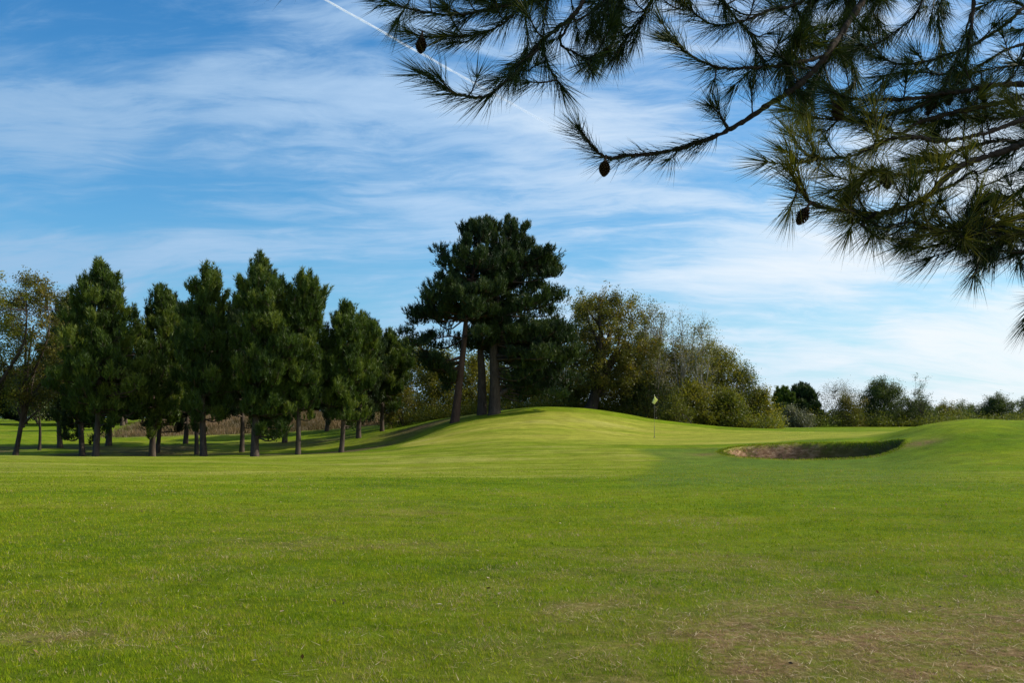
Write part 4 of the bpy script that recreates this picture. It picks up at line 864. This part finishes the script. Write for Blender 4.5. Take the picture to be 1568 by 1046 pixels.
        for _ in range(ns):
            s = rng.uniform(.25, .98) * L; i = min(np.searchsorted(cum, s), n - 2); p = pth[i]; d = norm(pth[i + 1] - pth[i])
            dd = norm(d * .8 + rand_dir(rng, 1)[0] * np.array([1, .8, 1]) + np.array([0, 0, .05])); sl = rng.uniform(.04, .13)
            e = smooth_path([p, p + dd * sl * .5 + [0, 0, -.006], p + dd * sl + [0, 0, rng.uniform(-.01, .03)]], 7)
            g.tube(e, np.linspace(.0028, .0018, 7), 5); c2 = np.concatenate([[0], np.cumsum(np.linalg.norm(np.diff(e, axis=0), axis=1))]); shoots.append((e, c2, .15, c2[-1], .9))
        tb_ = rng.uniform(.1, .5); tb_ = .80 if (pts[-1][0] in (1212, 1300, 1384, 1398, 1214)) else tb_  # chosen branches get a paler tint, sunlit needles painted into the colour
        for (pp, cm, nf, LL, f) in shoots:
            span = LL * (1 - nf) if f < 1 else min(LL * (1 - nf), .55)
            nn_ = int(span * 680 * b['dn'] * (.85 if f < 1 else 1.45)); s = LL - span * rng.uniform(0, 1, nn_) ** 1.15
            s = np.concatenate([s, np.full(34, LL)]); nn_ = len(s)
            i = np.clip(np.searchsorted(cm, s), 1, len(pp) - 1); p = pp[i]; d = norm(pp[i] - pp[i - 1])
            rd = rand_dir(rng, nn_); rd = norm(rd - (rd * d).sum(1, keepdims=True) * d)
            ang = rng.uniform(.22, .92, nn_); ang[-34:] = rng.uniform(.05, .75, 34)
            dr = norm(d * np.cos(ang)[:, None] + rd * np.sin(ang)[:, None] + np.array([0, 0, -.16]))
            ln_ = rng.uniform(.062, .118, nn_)[:, None]; w_ = .00075
            side = norm(np.cross(dr, rand_dir(rng, nn_))) * w_
            bendv = norm(d + rng.normal(0, .15, (nn_, 3)) + [0, 0, -.18]) * ln_ * rng.uniform(.05, .34, nn_)[:, None]
            p1 = p + dr * ln_ * .5 + bendv * .25; p2 = p + dr * ln_ * .93 + bendv
            V = np.stack([p - side, p + side, p1 + side, p1 - side, p2], 1).reshape(-1, 3); j = np.arange(nn_)[:, None] * 5
            Fc = np.concatenate([j + np.array([[0, 1, 2]]), j + np.array([[0, 2, 3]]), j + np.array([[3, 2, 4]])])
            T = np.clip(tb_ + rng.normal(0, .15, nn_) + (rng.uniform(size=nn_) < .05) * .45, 0, 1); gn.add(V, Fc, np.repeat(T, 5))
        ob = g.build('branch', M_TWIG, root, True, tb)
        nd = gn.build('needles', M_ND, ob, False, tb)
        kk += 1
    # cones
    mc = bark_mat('cone_scales', (.035, .020, .012), (.13, .075, .045), 60, .6, 1)
    for (a, c, y) in cones:
        g = Geo(); q = W3(a, c, y); L = .045; ax = norm(np.array([rng.normal(0, .5), rng.normal(0, .3), -1.0])); t1 = norm(np.cross(ax, [0, 1, 0])); t2 = np.cross(ax, t1)
        g.tube([q, q + ax * L * .5, q + ax * L * .9], [.006, .009, .004], 8)
        for i in range(90):
            s = i / 90; th = i * 2.4; rad = .0165 * math.sin(math.pi * (s * .86 + .12)) ** .8; o = q + ax * L * s; d = math.cos(th) * t1 + math.sin(th) * t2; e = np.cross(ax, d)
            tip = o + d * rad + ax * .008; V = np.array([o + d * rad * .3 - e * .003, o + d * rad * .3 + e * .003, tip + e * .0042, tip - e * .0042, tip + d * .002 - ax * .004])
            g.add(V, np.array([[0, 1, 2], [0, 2, 3], [3, 2, 4], [0, 4, 1]]))
        g.tube([q - ax * .02, q], [.003, .004], 5)
        g.build('cone', mc, root, False, tb)
    # the rest of the crown, above and beside the picture
    g = Geo(); gb = Geo(); P = []; A = []
    for i in range(80):
        a = rng.uniform(0, 6.28); z = rng.uniform(3.9, 9.5); rr = rng.uniform(.5, 1) * (3.4 - .28 * (z - 3.9)); e = np.array([4.3 + rr * math.cos(a), 3.5 + rr * .8 * math.sin(a), z])
        if e[0] < 1.8 and z < 4.6: continue
        s0 = np.array([4.3, 3.5, min(z - .3, 8.3)]); gb.tube(smooth_path([s0, (s0 + e) / 2 + [0, 0, -.1], e], 6), np.linspace(.03, .008, 6), 5)
        m = 34; d = rand_dir(rng, m) * rng.uniform(.1, .55, m)[:, None]; P.append(e + d); A.append(norm(d + [0, 0, .1]))
    P = np.concatenate(P); A = np.concatenate(A); tufts(g, rng, P, A, 34, .12, .004, .9, .4)
    gb.build('upper_limbs', M_BARK, root, True, tb); g.build('crown', M_PINEDARK, root, False, tb)
near_pine()
